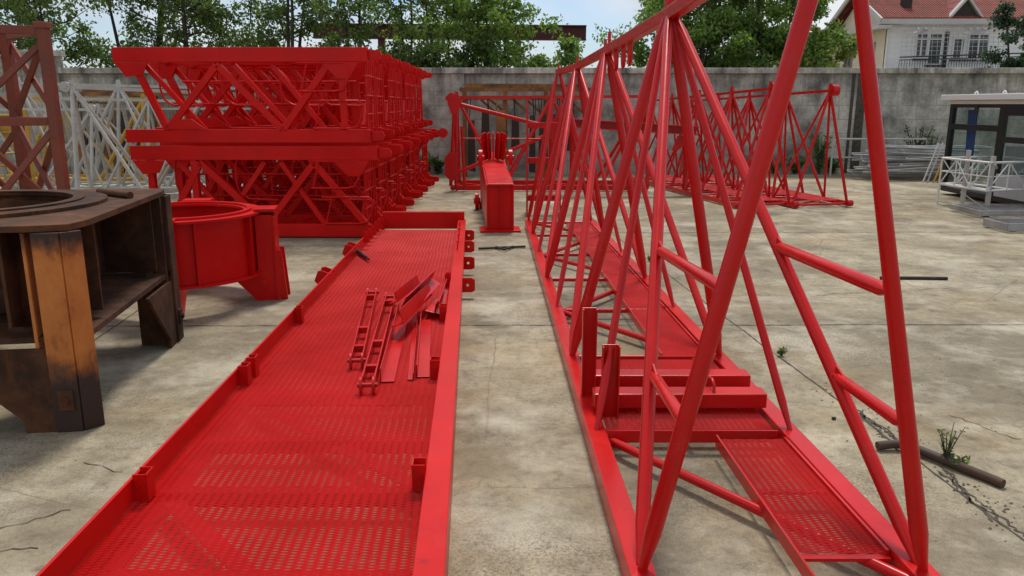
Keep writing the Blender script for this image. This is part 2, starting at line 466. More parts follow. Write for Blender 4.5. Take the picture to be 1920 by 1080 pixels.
# ------------------------------------------------------------------ mesh builder
class MB:
    def __init__(s): s.v = []; s.f = []; s.sm = []
    def add(s, vs, fs, smooth=False):
        o = len(s.v)
        s.v += [tuple(p) for p in vs]
        for f in fs:
            s.f.append(tuple(o + i for i in f)); s.sm.append(smooth)
        return s
    def box(s, a, b):
        x0, y0, z0 = a; x1, y1, z1 = b
        return s.add([(x0, y0, z0), (x1, y0, z0), (x1, y1, z0), (x0, y1, z0), (x0, y0, z1), (x1, y0, z1), (x1, y1, z1), (x0, y1, z1)],
                     [(0, 3, 2, 1), (4, 5, 6, 7), (0, 1, 5, 4), (1, 2, 6, 5), (2, 3, 7, 6), (3, 0, 4, 7)])
    def frame(s, p, q, up=(0, 0, 1)):
        p, q = V(p), V(q)
        d = (q - p).normalized()
        u = V(up)
        if abs(d.dot(u)) > 0.98: u = V((0, 1, 0)) if abs(d.y) < 0.9 else V((1, 0, 0))
        sd = d.cross(u).normalized()
        return p, q, d, sd, sd.cross(d).normalized()
    def bar(s, p, q, w, h, up=(0, 0, 1)):
        p, q, d, a, b = s.frame(p, q, up)
        vs = []
        for c in (p, q):
            for i, j in ((-1, -1), (1, -1), (1, 1), (-1, 1)): vs.append(c + a * (i * w / 2) + b * (j * h / 2))
        return s.add(vs, [(0, 1, 2, 3), (7, 6, 5, 4), (0, 4, 5, 1), (1, 5, 6, 2), (2, 6, 7, 3), (3, 7, 4, 0)])
    def angle(s, p, q, w, t, up=(0, 0, 1), flip=1, h=None):
        """an L profile: a flat leg lying and a leg standing"""
        h = h or w
        p, q, d, a, b = s.frame(p, q, up)
        s.bar(p, q, w, t, up)
        o = a * (flip * (w / 2 - t / 2)) + b * (h / 2 + t * 0.5)
        return s.bar(p + o, q + o, t, h, up)
    def channel(s, p, q, w, h, t, up=(0, 0, 1)):
        p, q, d, a, b = s.frame(p, q, up)
        s.bar(p, q, w, t, up)
        for k in (-1, 1):
            o = a * (k * (w / 2 - t / 2)) + b * (h / 2 + t * 0.5)
            s.bar(p + o, q + o, t, h, up)
        return s
    def tube(s, p, q, r, n=12, r2=None, flat=0.0):
        p, q, d, a, b = s.frame(p, q)
        r2 = r if r2 is None else r2
        vs = []
        for c, rr in ((p, r), (q, r2)):
            for i in range(n):
                t = 2 * PI * i / n
                vs.append(c + a * (math.cos(t) * rr) + b * (math.sin(t) * rr))
        s.add(vs, [(i, (i + 1) % n, n + (i + 1) % n, n + i) for i in range(n)], True)
        s.add(vs[:n], [tuple(reversed(range(n)))])
        return s.add(vs[n:], [tuple(range(n))])
    def path(s, pts, r, n=8, radii=None):
        pts = [V(p) for p in pts]
        rings = []
        ref = None
        for i, p in enumerate(pts):
            d = (pts[min(i + 1, len(pts) - 1)] - pts[max(i - 1, 0)]).normalized()
            if ref is None:
                ref = V((0, 0, 1)) if abs(d.z) < 0.9 else V((0, 1, 0))
            a = d.cross(ref)
            if a.length < 1e-4: a = d.cross(V((1, 0, 0)))
            a.normalize()
            b = a.cross(d).normalized(); ref = b
            rr = radii[i] if radii else r
            rings.append([p + a * (math.cos(2 * PI * k / n) * rr) + b * (math.sin(2 * PI * k / n) * rr) for k in range(n)])
        vs = [v for rg in rings for v in rg]
        fs = []
        for i in range(len(rings) - 1):
            for k in range(n):
                fs.append((i * n + k, i * n + (k + 1) % n, (i + 1) * n + (k + 1) % n, (i + 1) * n + k))
        s.add(vs, fs, True)
        s.add(rings[0], [tuple(reversed(range(n)))])
        return s.add(rings[-1], [tuple(range(n))])
    def plate(s, poly, nrm, t):
        """a flat polygon of 3D points given thickness t along nrm (centred)"""
        nrm = V(nrm).normalized() * (t / 2)
        n = len(poly)
        vs = [V(p) - nrm for p in poly] + [V(p) + nrm for p in poly]
        fs = [tuple(reversed(range(n))), tuple(range(n, 2 * n))]
        fs += [(i, (i + 1) % n, n + (i + 1) % n, n + i) for i in range(n)]
        return s.add(vs, fs)
    def disc(s, c, axis, r, t, n=20):
        c, ax = V(c), V(axis).normalized()
        return s.tube(c - ax * t / 2, c + ax * t / 2, r, n)
    def annulus(s, c, r0, r1, z0, z1, n=48):
        vs = []
        for r, z in ((r0, z0), (r1, z0), (r1, z1), (r0, z1)):
            for i in range(n):
                t = 2 * PI * i / n
                vs.append((c[0] + math.cos(t) * r, c[1] + math.sin(t) * r, z))
        for k in range(4):
            k2 = (k + 1) % 4
            s.add([vs[k * n + i] for i in range(n)] + [vs[k2 * n + i] for i in range(n)],
                  [(i, (i + 1) % n, n + (i + 1) % n, n + i) for i in range(n)], k in (1, 3))
        return s
    def build(s, name, m, parent=None, bevel=0.0, off=None):
        me = bpy.data.meshes.new(name)
        if off is None: off = parent['_base'] if parent is not None and '_base' in parent else (0, 0, 0)
        ox, oy, oz = off
        me.from_pydata([(x - ox, y - oy, z - oz) for x, y, z in s.v], [], s.f)
        me.polygons.foreach_set('use_smooth', s.sm)
        me.update()
        me.materials.append(m)
        o = bpy.data.objects.new(name, me)
        C.objects.link(o)
        if parent is not None:
            o.parent = parent
            if '_base' in parent: o['_base'] = parent['_base']
        if bevel:
            b = o.modifiers.new('bevel', 'BEVEL')
            b.width = bevel; b.segments = 2; b.limit_method = 'ANGLE'; b.angle_limit = R(50)
        return o
def tag(o, label, cat, group=None, kind=None):
    if label: o['label'] = label
    if cat: o['category'] = cat
    if group: o['group'] = group
    if kind: o['kind'] = kind
    return o
def thing(name, label, cat, loc=(0, 0, 0), rz=0.0, group=None, world=False):
    """an Empty at the thing's base; world=True: its parts are given in world coordinates"""
    o = bpy.data.objects.new(name, None)
    C.objects.link(o)
    o.location = loc
    o.rotation_euler = (0, 0, rz)
    o.empty_display_size = 0.2
    if world: o['_base'] = tuple(loc)
    return tag(o, label, cat, group)
def single(mb, name, m, label, cat, base, group=None, bevel=0.0):
    o = mb.build(name, m, None, bevel, off=base)
    o.location = base
    return tag(o, label, cat, group)
def kids(o): return [c for c in C.objects if c.parent == o]
def copy_tree(o, loc=None, rz=None, label=None, scale=None):
    def rec(a, par):
        c = a.copy(); C.objects.link(c)
        c.parent = par
        for k in a.children: rec(k, c)
        return c
    c = rec(o, None)
    if loc is not None: c.location = loc
    if rz is not None: c.rotation_euler = (0, 0, rz)
    if scale is not None: c.scale = scale
    if label: c['label'] = label
    return c
def structure(mb, name, m):
    o = mb.build(name, m)
    o['kind'] = 'structure'
    return o
def sweep_pts(c, r, a0, a1, n, u, v):
    c, u, v = V(c), V(u), V(v)
    return [c + u * (math.cos(a0 + (a1 - a0) * i / n) * r) + v * (math.sin(a0 + (a1 - a0) * i / n) * r) for i in range(n + 1)]

def expanded_mesh(mb, P, Q, W, LW=0.09, SW=0.036, st=0.0034, W2=None):
    """expanded metal on the strip P->Q of width W to the right; long way of the diamonds lies across the strip"""
    P, Q, W = V(P), V(Q), V(W)
    Ln = (Q - P).length; Wn = W.length
    u = (Q - P) / Ln; w = W / Wn
    up = w.cross(u).normalized()
    if up.z < 0: up = -up
    nl = max(1, int(round(Ln / SW))); nw = max(1, int(round(Wn / LW)))
    sl = Ln / nl; sw0 = Wn / nw; sw1 = (V(W2).length if W2 is not None else Wn) / nw
    vs = []; fs = []
    for i in range(nl):
        for j in range(nw):
            for (ax, ay, bx, by) in ((0, 0.5, 0.5, 0), (0.5, 0, 1, 0.5), (1, 0.5, 0.5, 1), (0.5, 1, 0, 0.5)):
                fa, fb = (i + ay) / nl, (i + by) / nl
                a = P + w * ((j + ax) * (sw0 + (sw1 - sw0) * fa)) + u * ((i + ay) * sl)
                b = P + w * ((j + bx) * (sw0 + (sw1 - sw0) * fb)) + u * ((i + by) * sl)
                # each strand is a little ribbon tilted up, as in real expanded metal
                k = u * st + up * (st * 0.75)
                o = len(vs)
                vs += [a - k, b - k, b + k, a + k]
                fs.append((o, o + 1, o + 2, o + 3))
    mb.add(vs, fs)
    return mb

# ------------------------------------------------------------------ the setting
mb = MB()
nx, ny = 60, 60
g = MB()
g.add([(-400, -60, 0), (400, -60, 0), (400, 900, 0), (-400, 900, 0)], [(0, 1, 2, 3)])
ground = structure(g, 'ground', MAT['ground'])

rng = random.Random(5)
def seam(p, q, wid, seed, jag=0.012, step=0.05, z=0.002):
    rr = random.Random(seed)
    p, q = V(p), V(q)
    n = max(2, int((q - p).length / step))
    d = (q - p).normalized(); a = V((-d.y, d.x, 0))
    vs = []; off = 0
    for i in range(n + 1):
        off += rr.uniform(-jag, jag) - off * 0.12
        c = p + (q - p) * (i / n) + a * off
        ww = wid * rr.uniform(0.4, 1.5)
        vs += [c - a * ww / 2 + V((0, 0, z)), c + a * ww / 2 + V((0, 0, z))]
    return vs, [(2 * i, 2 * i + 1, 2 * i + 3, 2 * i + 2) for i in range(n)]
sm = MB()
def jx(Y): return 2.17 - 0.09 * Y
sm.add(*seam((jx(0.5), 0.5, 0), (jx(18), 18, 0), 0.011, 1, 0.003))
for k, (x0, wd) in enumerate(((-4.4, 0.01), (6.4, 0.012), (10.6, 0.012))):
    sm.add(*seam((x0 + 2.0 - 0.09, 0.5, 0), (x0 + 2.0 - 1.6, 18, 0), wd, 10 + k, 0.003))
for k, (Yj, wd) in enumerate(((5.57, 0.010), (9.9, 0.012), (14.2, 0.014))):
    sm.add(*seam((-12, Yj - 0.0, 0), (14, Yj + 0.15, 0), wd, 20 + k, 0.003, z=0.003))
structure(sm, 'paving_joints', MAT['joint'])
# broken edge beside the joint
cr = MB()
rr = random.Random(3)
for k in range(7):
    a = rr.uniform(2.3, 4.0)
    cr.add(*seam((jx(a) + rr.uniform(-.02, .05), a, 0), (jx(a + .5) + rr.uniform(-.02, .07), a + rr.uniform(.3, .7), 0), 0.010, 40 + k, 0.014, 0.02, z=0.003))
for (p, q) in (((-1.95, 3.35), (-1.75, 3.22)), ((-1.98, 2.75), (-1.78, 2.9)), ((-1.72, 3.55), (-1.55, 3.62)), ((-2.7, 5.9), (-2.3, 5.75)), ((-2.15, 2.6), (-1.75, 2.62)), ((2.3, 3.9), (2.5, 3.6)), ((2.6, 6.6), (4.4, 6.9))):
    cr.add(*seam((*p, 0), (*q, 0), 0.005, int(p[1] * 100), 0.022, 0.03, z=0.003))
structure(cr, 'cracks', MAT['joint'])
# loose grit broken out of the joint: uncountable
gr = MB()
for k in range(260):
    a = rr.uniform(2.2, 4.4)
    c = V((jx(a) + rr.gauss(0.06, 0.07), a, 0.0))
    r_ = rr.uniform(0.002, 0.008)
    gr.add([c + V((-r_, -r_, 0)), c + V((r_, -r_ * .6, 0)), c + V((r_ * .7, r_, 0)), c + V((-r_, r_ * .8, 0)), c + V((0, 0, r_ * 1.1))], [(0, 1, 4), (1, 2, 4), (2, 3, 4), (3, 0, 4)])
for k in range(160):
    c = V((rr.uniform(-2.3, 4), rr.uniform(2.2, 9), 0.0))
    if -1.75 < c.x < 1.4: c.x = 1.5 + rr.uniform(0, 2.5)
    r_ = rr.uniform(0.002, 0.006)
    gr.add([c + V((-r_, -r_, 0)), c + V((r_, -r_ * .6, 0)), c + V((r_ * .7, r_, 0)), c + V((-r_, r_ * .8, 0)), c + V((0, 0, r_ * 1.1))], [(0, 1, 4), (1, 2, 4), (2, 3, 4), (3, 0, 4)])
MAT['grit'] = paint('concrete_grit', (0.20, 0.17, 0.12), .9, .5)
tag(gr.build('grit', MAT['grit']), 'small dark grit broken out of the concrete joint', 'grit', kind='stuff')

# ------------------------------------------------------------------ perimeter walls
WY = 18.85
wt = thing('boundary_wall', 'long weathered grey concrete boundary wall with flat coping behind the yard', 'wall', (0, WY, 0))
b = MB(); b.box((-10.45, 0, -0.3), (24, 0.24, 2.28)); b.build('wall_panel', MAT['wall'], wt)
b = MB(); b.box((-10.45, -0.09, 2.282), (24, 0.33, 2.41)); b.build('coping', MAT['coping'], wt, 0.012)
for x in (-6.03, -1.25, 3.33, 12.7, 17.4):
    b = MB(); b.box((x - 0.15, -0.05, -0.3), (x + 0.15, -0.002, 2.28)); b.build('pilaster', MAT['coping'], wt)
b = MB(); b.box((7.86, -0.012, -0.3), (7.93, -0.002, 2.28)); b.box((8.0, -0.02, -0.3), (8.2, -0.002, 2.28)); b.build('expansion_joint', MAT['joint'], wt)
wt2 = thing('boundary_wall', 'taller stretch of grey concrete wall at the far left end', 'wall', (-10.45, WY, 0))
b = MB(); b.box((-9, -0.02, -0.3), (-0.002, 0.24, 2.66)); b.build('wall_panel', MAT['wall'], wt2)
b = MB(); b.box((-9, -0.10, 2.662), (0.03, 0.33, 2.80)); b.build('coping', MAT['coping'], wt2, 0.012)
b = MB(); b.box((-0.42, -0.07, -0.3), (-0.06, -0.022, 2.66)); b.build('pilaster', MAT['coping'], wt2)

# ------------------------------------------------------------------ walkway on the left
WS = -0.037
def wl(side, Y, z):   # side -1 left outer edge, +1 right outer edge
    return V((-0.815 + side * 0.61 + WS * (Y - 2.1), Y, z))
Y0, Y1 = 1.2, 9.75
MZ = 0.125
wk = thing('steel_walkway', 'long red steel walkway with expanded metal floor lying on the concrete', 'walkway', (-1.0, 5.4, 0), world=True)
def tp(Y): return 1 - 0.02 * (Y - 2.1)      # it narrows a little toward its far end
def wc(t, Y, z):      # t in metres to the right of the centre line
    return V((-0.815 + t * tp(Y) + WS * (Y - 2.1), Y, z))
# left rail: channel with outstanding flanges, right rail: wide top flange
b = MB(); b.bar(wc(-0.603, Y0, 0.115), wc(-0.603, Y1, 0.115), 0.012, 0.228)
b.bar(wc(-0.573, Y0, 0.006), wc(-0.573, Y1, 0.006), 0.05, 0.012)
b.build('side_rail', MAT['red'], wk, 0.003)
b = MB(); b.bar(wc(0.603, Y0, 0.096), wc(0.603, Y1, 0.096), 0.012, 0.19)
b.bar(wc(0.562, Y0, 0.198), wc(0.562, Y1, 0.198), 0.098, 0.012)
b.bar(wc(0.519, Y0, 0.150), wc(0.519, Y1, 0.150), 0.010, 0.082)
b.bar(wc(0.562, Y0, 0.006), wc(0.562, Y1, 0.006), 0.07, 0.012)
b.build('side_rail', MAT['red'], wk, 0.003)
# floor panels of expanded metal, overlapping seams
ys = [Y0, 3.72, 5.75, 7.9, 9.38]
for i in range(4):
    b = MB()
    z = MZ + (0.004 if i % 2 else 0)
    a, c = ys[i] , ys[i + 1] + (0.06 if i < 3 else 0)
    expanded_mesh(b, wc(-0.593, a, z), wc(-0.593, c, z), V((1.095 * tp(a), 0, 0)), 0.070, 0.0165, 0.0023, V((1.095 * tp(c), 0, 0)))
    b.build('floor_panel', MAT['red'], wk)
# under-frame: joists and diagonals (angle sections)
for Yb in (2.28, 2.86, 3.35, 3.95, 4.75, 5.75, 6.8, 7.9, 8.9):
    b = MB(); b.angle(wc(-0.54, Yb, MZ - 0.014), wc(0.512, Yb, MZ - 0.014), 0.055, 0.006, flip=-1, h=0.001)
    b.bar(wc(-0.54, Yb - 0.025, MZ - 0.045), wc(0.512, Yb - 0.025, MZ - 0.045), 0.006, 0.055)
    b.build('joist', MAT['red'], wk)
for i, (a, c) in enumerate(((1.7, 2.82), (2.9, 3.9), (4.0, 5.7), (5.8, 7.85), (7.95, 9.4))):
    b = MB()
    sgn = 1
    b.bar(wc(0.5 * sgn, a, MZ - 0.035), wc(-0.5 * sgn, c, MZ - 0.035), 0.07, 0.008)
    b.build('diagonal_brace', MAT['red'], wk)
b = MB(); b.bar(wc(-0.595, Y1, 0.195), wc(0.597, Y1, 0.195), 0.07, 0.21); b.build('end_beam', MAT['red'], wk, 0.004)
def socket(Ys, side):
    b = MB()
    x = -0.595 if side < 0 else 0.513
    d = 1 if side < 0 else -1
    w_, l_ = 0.05, 0.065
    c = [wc(x, Ys - l_ / 2, 0), wc(x + d * w_, Ys - l_ / 2, 0), wc(x + d * w_, Ys + l_ / 2, 0), wc(x, Ys + l_ / 2, 0)]
    for p, q in ((c[0], c[1]), (c[1], c[2]), (c[2], c[3])):
        p = V((p.x, p.y, 0.19)); q = V((q.x, q.y, 0.19))
        b.bar(p, q, 0.005, 0.11)
    b.tube(wc(x + d * 0.02, Ys - l_ / 2 - 0.012, 0.2), wc(x + d * 0.02, Ys + l_ / 2 + 0.012, 0.2), 0.005, 8)
    b.build('post_socket', MAT['red'], wk)
for Ys in (2.76, 4.02, 4.16, 5.25): socket(Ys, -1)
for Ys in (2.84, 4.12, 5.3, 6.35): socket(Ys, 1)
def lug(P, out, nrm, r=0.055, l=0.09):
    """rounded plate with an eye, standing out from P"""
    P, o_, n_ = V(P), V(out).normalized(), V(nrm).normalized()
    t_ = n_.cross(o_).normalized()
    c = P + o_ * l
    e = c + o_ * r
    poly = [P - t_ * r, P - t_ * r + o_ * l, c - t_ * r + o_ * r * .5, e - t_ * r * .75, e - t_ * r * .3, e + t_ * r * .3, e + t_ * r * .75, c + t_ * r + o_ * r * .5, P + t_ * r + o_ * l, P + t_ * r, P + t_ * r * .3, P - t_ * r * .3]
    hr = r * 0.2
    inner = [c + (v - c).normalized() * hr for v in poly]
    n = len(poly); h_ = n_ * 0.007
    b = MB()
    b.add([v - h_ for v in poly] + [v - h_ for v in inner] + [v + h_ for v in poly] + [v + h_ for v in inner],
          [f for i in range(n) for j in ((i + 1) % n,) for f in ((i, n + i, n + j, j), (2 * n + i, 2 * n + j, 3 * n + j, 3 * n + i), (i, j, 2 * n + j, 2 * n + i), (n + i, 3 * n + i, 3 * n + j, n + j))])
    return b
for Ys in (6.5, 7.45, 8.35, 9.1):
    lu = lug(wc(0.612, Ys, 0.11), (1, 0, 0), (0, 1, 0), .062, .045).build('lug', MAT['red'], wk)
for Ys in (6.45, 7.7):
    for dy in (0, 0.16):
        lug(wc(-0.612, Ys + dy, 0.16), (-0.9, 0, 0.35), (0, 1, 0), 0.06, 0.05).build('lug', MAT['red'], wk)
for k in range(6):
    Ys = 8.1 + k * 0.24
    b = MB(); b.plate([wc(-0.585, Ys, 0.2), wc(-0.50, Ys, 0.2), wc(-0.53, Ys, 0.31), wc(-0.56, Ys, 0.31)], (0, 1, 0), 0.014); b.build('hinge_plate', MAT['red'], wk)
for k in range(4):
    Ys = 7.7 + k * 0.42
    b = MB(); b.plate([wc(0.545, Ys - .05, 0.205), wc(0.545, Ys + .05, 0.205), wc(0.545, Ys + 0.03, 0.29), wc(0.545, Ys - 0.03, 0.29)], (1, 0, 0), 0.014); b.build('hinge_plate', MAT['red'], wk)

# loose braces heaped on the walkway
PZ = MZ + 0.012
def tie_strut(p, q, label, gap=0.065):
    p, q = V(p), V(q)
    t = thing('tie_strut', label, 'strut', tuple((p + q) / 2), group='loose red braces on the walkway', world=True)
    d = (q - p).normalized(); a = V((-d.y, d.x, 0)).normalized()
    for k in (-1, 1):
        b = MB(); b.bar(p + a * gap / 2 * k, q + a * gap / 2 * k, 0.009, 0.055)
        b.disc(p + a * gap / 2 * k, a, 0.045, 0.012, 18); b.disc(q + a * gap / 2 * k, a, 0.035, 0.012, 16)
        b.build('flat_bar', MAT['red_jib'], t, 0.002)
    for f in (0.14, 0.38, 0.9):
        c = p + (q - p) * f
        b = MB(); b.bar(c - a * (gap / 2 - .005), c + a * (gap / 2 - .005), 0.035, 0.04); b.build('spacer', MAT['red_jib'], t)
    for c in (p, q):
        b = MB(); b.tube(c - a * (gap / 2 + 0.02), c + a * (gap / 2 + 0.02), 0.012, 10); b.build('pin', MAT['red_jib'], t)
tie_strut(G(689, 722, PZ + .04), G(733, 556, PZ + .06), 'red forked tie strut with round eyes, the nearer one beside the angle bars')
tie_strut(G(669, 676, PZ + .04), G(698, 548, PZ + .06), 'red forked tie strut with round eyes, leftmost piece of the heap on the walkway')
def angle_bar(p, q, w_, label, flip=1, roll=(0, 0, 1), t=0.006):
    p, q = V(p), V(q)
    b = MB(); b.angle(p, q, w_, t, up=roll, flip=flip)
    d = (q - p).normalized()
    o = single(b, 'angle_bar', MAT['red_jib'], label, 'angle bar', tuple((p + q) / 2), 'loose red braces on the walkway', 0.0015)
angle_bar(G(726, 716, PZ), G(757, 590, PZ), 0.075, 'red steel angle bar lying lengthwise next to the forked struts', -1)
angle_bar(G(770, 712, PZ), G(780, 592, PZ), 0.035, 'narrow red angle bar in the middle of the heap')
angle_bar(G(793, 707, PZ), G(799, 600, PZ), 0.07, 'wide red angle bar with its end toward the socket on the walkway rail', -1)
angle_bar(G(745, 610, PZ + .09), G(800, 556, PZ + .09), 0.09, 'red angle bar lying crosswise underneath at the far end of the heap', 1, (-0.3, 0, 1))
angle_bar(G(762, 582, PZ + .12), G(817, 527, PZ + .16), 0.085, 'topmost red angle bar propped diagonally on the heap with bolt hole end', -1, (0.5, -0.3, 1))
angle_bar(G(738, 568, PZ + .1), G(780, 534, PZ + .12), 0.07, 'red angle bar behind the propped one, left at the far end of the heap', 1, (-0.4, -0.2, 1))
angle_bar(G(826, 590, PZ + .03), G(840, 545, PZ + .03), 0.085, 'short red angle bar against the right rail of the walkway', -1, (0.35, 0, 1))
angle_bar(G(806, 585, PZ + .05), G(822, 560, PZ + .05), 0.07, 'stubby red angle bar at the right of the propped bar', 1, (0.2, 0, 1))
b = MB(); p, q = G(671, 471, PZ + .02), G(687, 483, PZ + .02)
b.tube(p, q, 0.022, 12, 0.016); b.tube(q, q + (q - p) * 0.25, 0.011, 10)
single(b, 'hammer_handle', MAT['black'], 'short black tool handle lying on the mesh floor', 'handle', tuple((p + q) / 2))

# ------------------------------------------------------------------ the near jib section on the right
def jl(Y, z=0.1): return V((0.43 - 0.0262 * (Y - 2.3), Y, z))
def jr(Y, z=0.1): return V((1.36 - 0.038 * (Y - 2.3), Y, z))
jb = thing('jib_section', 'big red triangular jib section with tube lattice standing nearest the camera', 'crane jib', (0.8, 6.2, 0), group='red triangular jib sections', world=True)
JM = MAT['red_jib']
NY = [2.33, 3.48, 4.65, 5.8, 6.9, 8.1, 9.35, 10.4]
for f in (jl, jr):
    b = MB(); b.bar(f(1.7, 0.052), f(10.45, 0.052), 0.088, 0.10); b.build('base_chord', JM, jb, 0.006)
A = [D(1582, -190, 2.33), D(1258, 26, 4.65), D(1138, 95, 6.9), D(1082, 125, 9.35), D(1047, 135, 10.4)]
for i in range(4):
    b = MB(); p, q = A[i], A[i + 1]
    d = (q - p).normalized()
    b.bar(p - d * (0.12 if i == 0 else 0), q + d * (0.04 if i == 3 else -0.002), 0.06, 0.07)
    b.build('top_chord', JM, jb, 0.004)
def brace(p, q, r, name='diagonal_brace', flat=0.14, r2=None):
    """a tube with flattened (squeezed) ends"""
    p, q = V(p), V(q)
    d = (q - p).normalized(); L = (q - p).length
    e = r if r2 is None else r2
    b = MB(); b.path([p, p + d * 0.03, p + d * flat, q - d * flat, q - d * 0.03, q], r, 14, [r * 0.55, r * 0.62, r, e, e * 0.62, e * 0.55])
    return b.build(name, JM, jb)
TOPZ = 0.098
def base(f, i): return f(NY[i], TOPZ)
for s, f in ((-1, jl), (1, jr)):
    off = V((s * 0.02, 0, -0.02))
    brace(base(f, 0), A[0] + off, 0.029, r2=0.027 if s < 0 else 0.020)
    for k, i0 in ((1, 0), (2, 2), (3, 4)):
        brace(base(f, i0) + V((0, 0.03, 0)), A[k] + off + V((0, -0.04, 0)), 0.026)
        brace(base(f, i0 + 1), A[k] + off, 0.020)
        brace(base(f, i0 + 2) - V((0, 0.03, 0)), A[k] + off + V((0, 0.05, 0)), 0.033)
    brace(base(f, 7), A[4] + off, 0.026)
    brace(base(f, 6) + V((0, .03, 0)), A[4] + off, 0.024)
# stiffeners across the first lattice panel
def on(p, q, y):
    best = None
    for i in range(401):
        c = p + (q - p) * (i / 400)
        zc = c.z - EYE; dep = c.y * _c - zc * _s; up_ = c.y * _s + zc * _c
        py = 540 - 1480 * up_ / dep
        if best is None or abs(py - y) < best[0]: best = (abs(py - y), c)
    return best[1]
for f, y1, y2, r_ in ((jl, 470, 545, 0.022), (jl, 700, 795, 0.022), (jr, 462, 548, 0.024), (jr, 702, 800, 0.022)):
    p = on(base(f, 0), A[1], y1); q = on(base(f, 0), A[0], y2)
    brace(p, q, r_, 'stiffener', 0.06)
    for c, o_ in ((p, q - p),):
        o_ = o_.normalized(); t_ = V((0, -.3, 1)).normalized()
        b = MB(); b.plate([c + t_ * .045, c - t_ * .045, c + o_ * .09 - t_ * .02, c + o_ * .09 + t_ * .02], o_.cross(t_), 0.008); b.build('gusset', JM, jb, 0.001)
# plan bracing of the base
def low(f, i, dx=0): return f(NY[i], 0.06) + V((dx, 0, 0))
for i in range(1, 8):
    b = MB(); b.tube(low(jl, i, .04) + V((0, .04, 0)), low(jr, i, -.04) + V((0, .04, 0)), 0.018, 12); b.build('cross_tube', JM, jb)
for i in (1, 3, 5):
    for j in (i - 1, i + 1):
        b = MB(); b.tube(low(jl, i, .04), low(jr, j, -.04), 0.021, 12); b.build('base_brace', JM, jb)
b = MB(); b.tube(low(jl, 7, .04), low(jr, 6, -.04), 0.018, 12); b.build('base_brace', JM, jb)
# walkway panels on the base
def strip(Ya, Yb, wid, ins=0.06, ext=0.0):
    fz = 0.088
    pl = jr(Ya, fz) + V((-ins - wid, 0, 0)); ql = jr(Yb, fz) + V((-ins - wid, 0, 0))
    b = MB(); expanded_mesh(b, pl, ql, V((wid, 0, 0)), 0.058, 0.0155, 0.0021); pan = b.build('floor_panel', JM, jb)
    b = MB()
    b.bar(pl + V((-.012, -ext, -.005)), ql + V((-.012, 0, -.005)), 0.008, 0.055)
    b.bar(pl + V((-.005, -.008, -.014)), pl + V((wid + .01, -.008, -.014)), 0.03, 0.012)
    b.bar(pl + V((wid + .004, 0, -.008)), ql + V((wid + .004, 0, -.008)), 0.012, 0.04)
    n = int((Yb - Ya) / 0.5)
    for k in range(1, n + 1):
        c = pl + (ql - pl) * (k / (n + 1))
        b.bar(c + V((0, 0, -.018)), c + V((wid, 0, -.018)), 0.025, 0.012)
    b.build('panel_frame', JM, pan)
strip(2.45, 3.40, 0.30, ext=0.22)
strip(4.62, 5.78, 0.27, 0.07)
strip(5.80, 7.0, 0.27, 0.07)
strip(7.02, 8.4, 0.27, 0.07)
strip(8.42, 10.2, 0.27, 0.07)
def cross_panel(Ya, Yb):
    fz = 0.092
    pl = jl(Ya, fz) + V((0.05, 0, 0)); ql = jl(Yb, fz) + V((0.05, 0, 0))
    wd = jr(Ya).x - jl(Ya).x - 0.12
    b = MB(); expanded_mesh(b, pl, ql, V((wd, 0, 0)), 0.058, 0.0155, 0.0021); pan = b.build('floor_panel', JM, jb)
    b = MB()
    b.bar(pl + V((0, -.01, -.012)), pl + V((wd, -.01, -.012)), 0.008, 0.06)
    b.bar(ql + V((0, .01, -.012)), ql + V((wd, .01, -.012)), 0.008, 0.06)
    b.bar(pl + V((wd * .5, 0, -.02)), ql + V((wd * .5, 0, -.02)), 0.03, 0.012)
    b.build('panel_frame', JM, pan)
cross_panel(3.46, 3.98)
cross_panel(4.06, 4.56)
# lugs and hangers of the top chord
for (k, fr, up_, hh) in ((1, 0.12, 1, 0.10), (2, -0.12, 1, .14), (2, .10, 1, 0.10), (3, 0.02, 1, 0.12), (4, -0.02, 1, 0.1)):
    c = A[k] + (A[min(k + 1, 4)] - A[k - 1]).normalized() * fr
    b = MB(); b.plate([c + V((0, -.05, .03)), c + V((0, .05, .03)), c + V((0, .035, hh)), c + V((0, -.035, hh))], (1, 0, 0), 0.018); b.build('lug', JM, jb)
c = A[1] + V((0, 0.0, 0.03))
b = MB(); b.bar(c, c + V((0, 0, 0.3)), 0.045, 0.016); b.build('lug', JM, jb)
for fr in (0.16, 0.30, 0.42):
    c = A[2] + (A[1] - A[2]) * fr
    b = MB()
    pts = [c + V((.02, 0.05, 0)), c + V((.02, 0.05, -.13))] + [c + V((.02, 0, -.13)) + V((0, math.cos(a) * .05, -math.sin(a) * .05)) for a in [PI * i / 8 for i in range(1, 8)]] + [c + V((.02, -.05, -.13)), c + V((.02, -.05, 0))]
    b.path(pts, 0.013, 8); b.build('hanger', JM, jb)

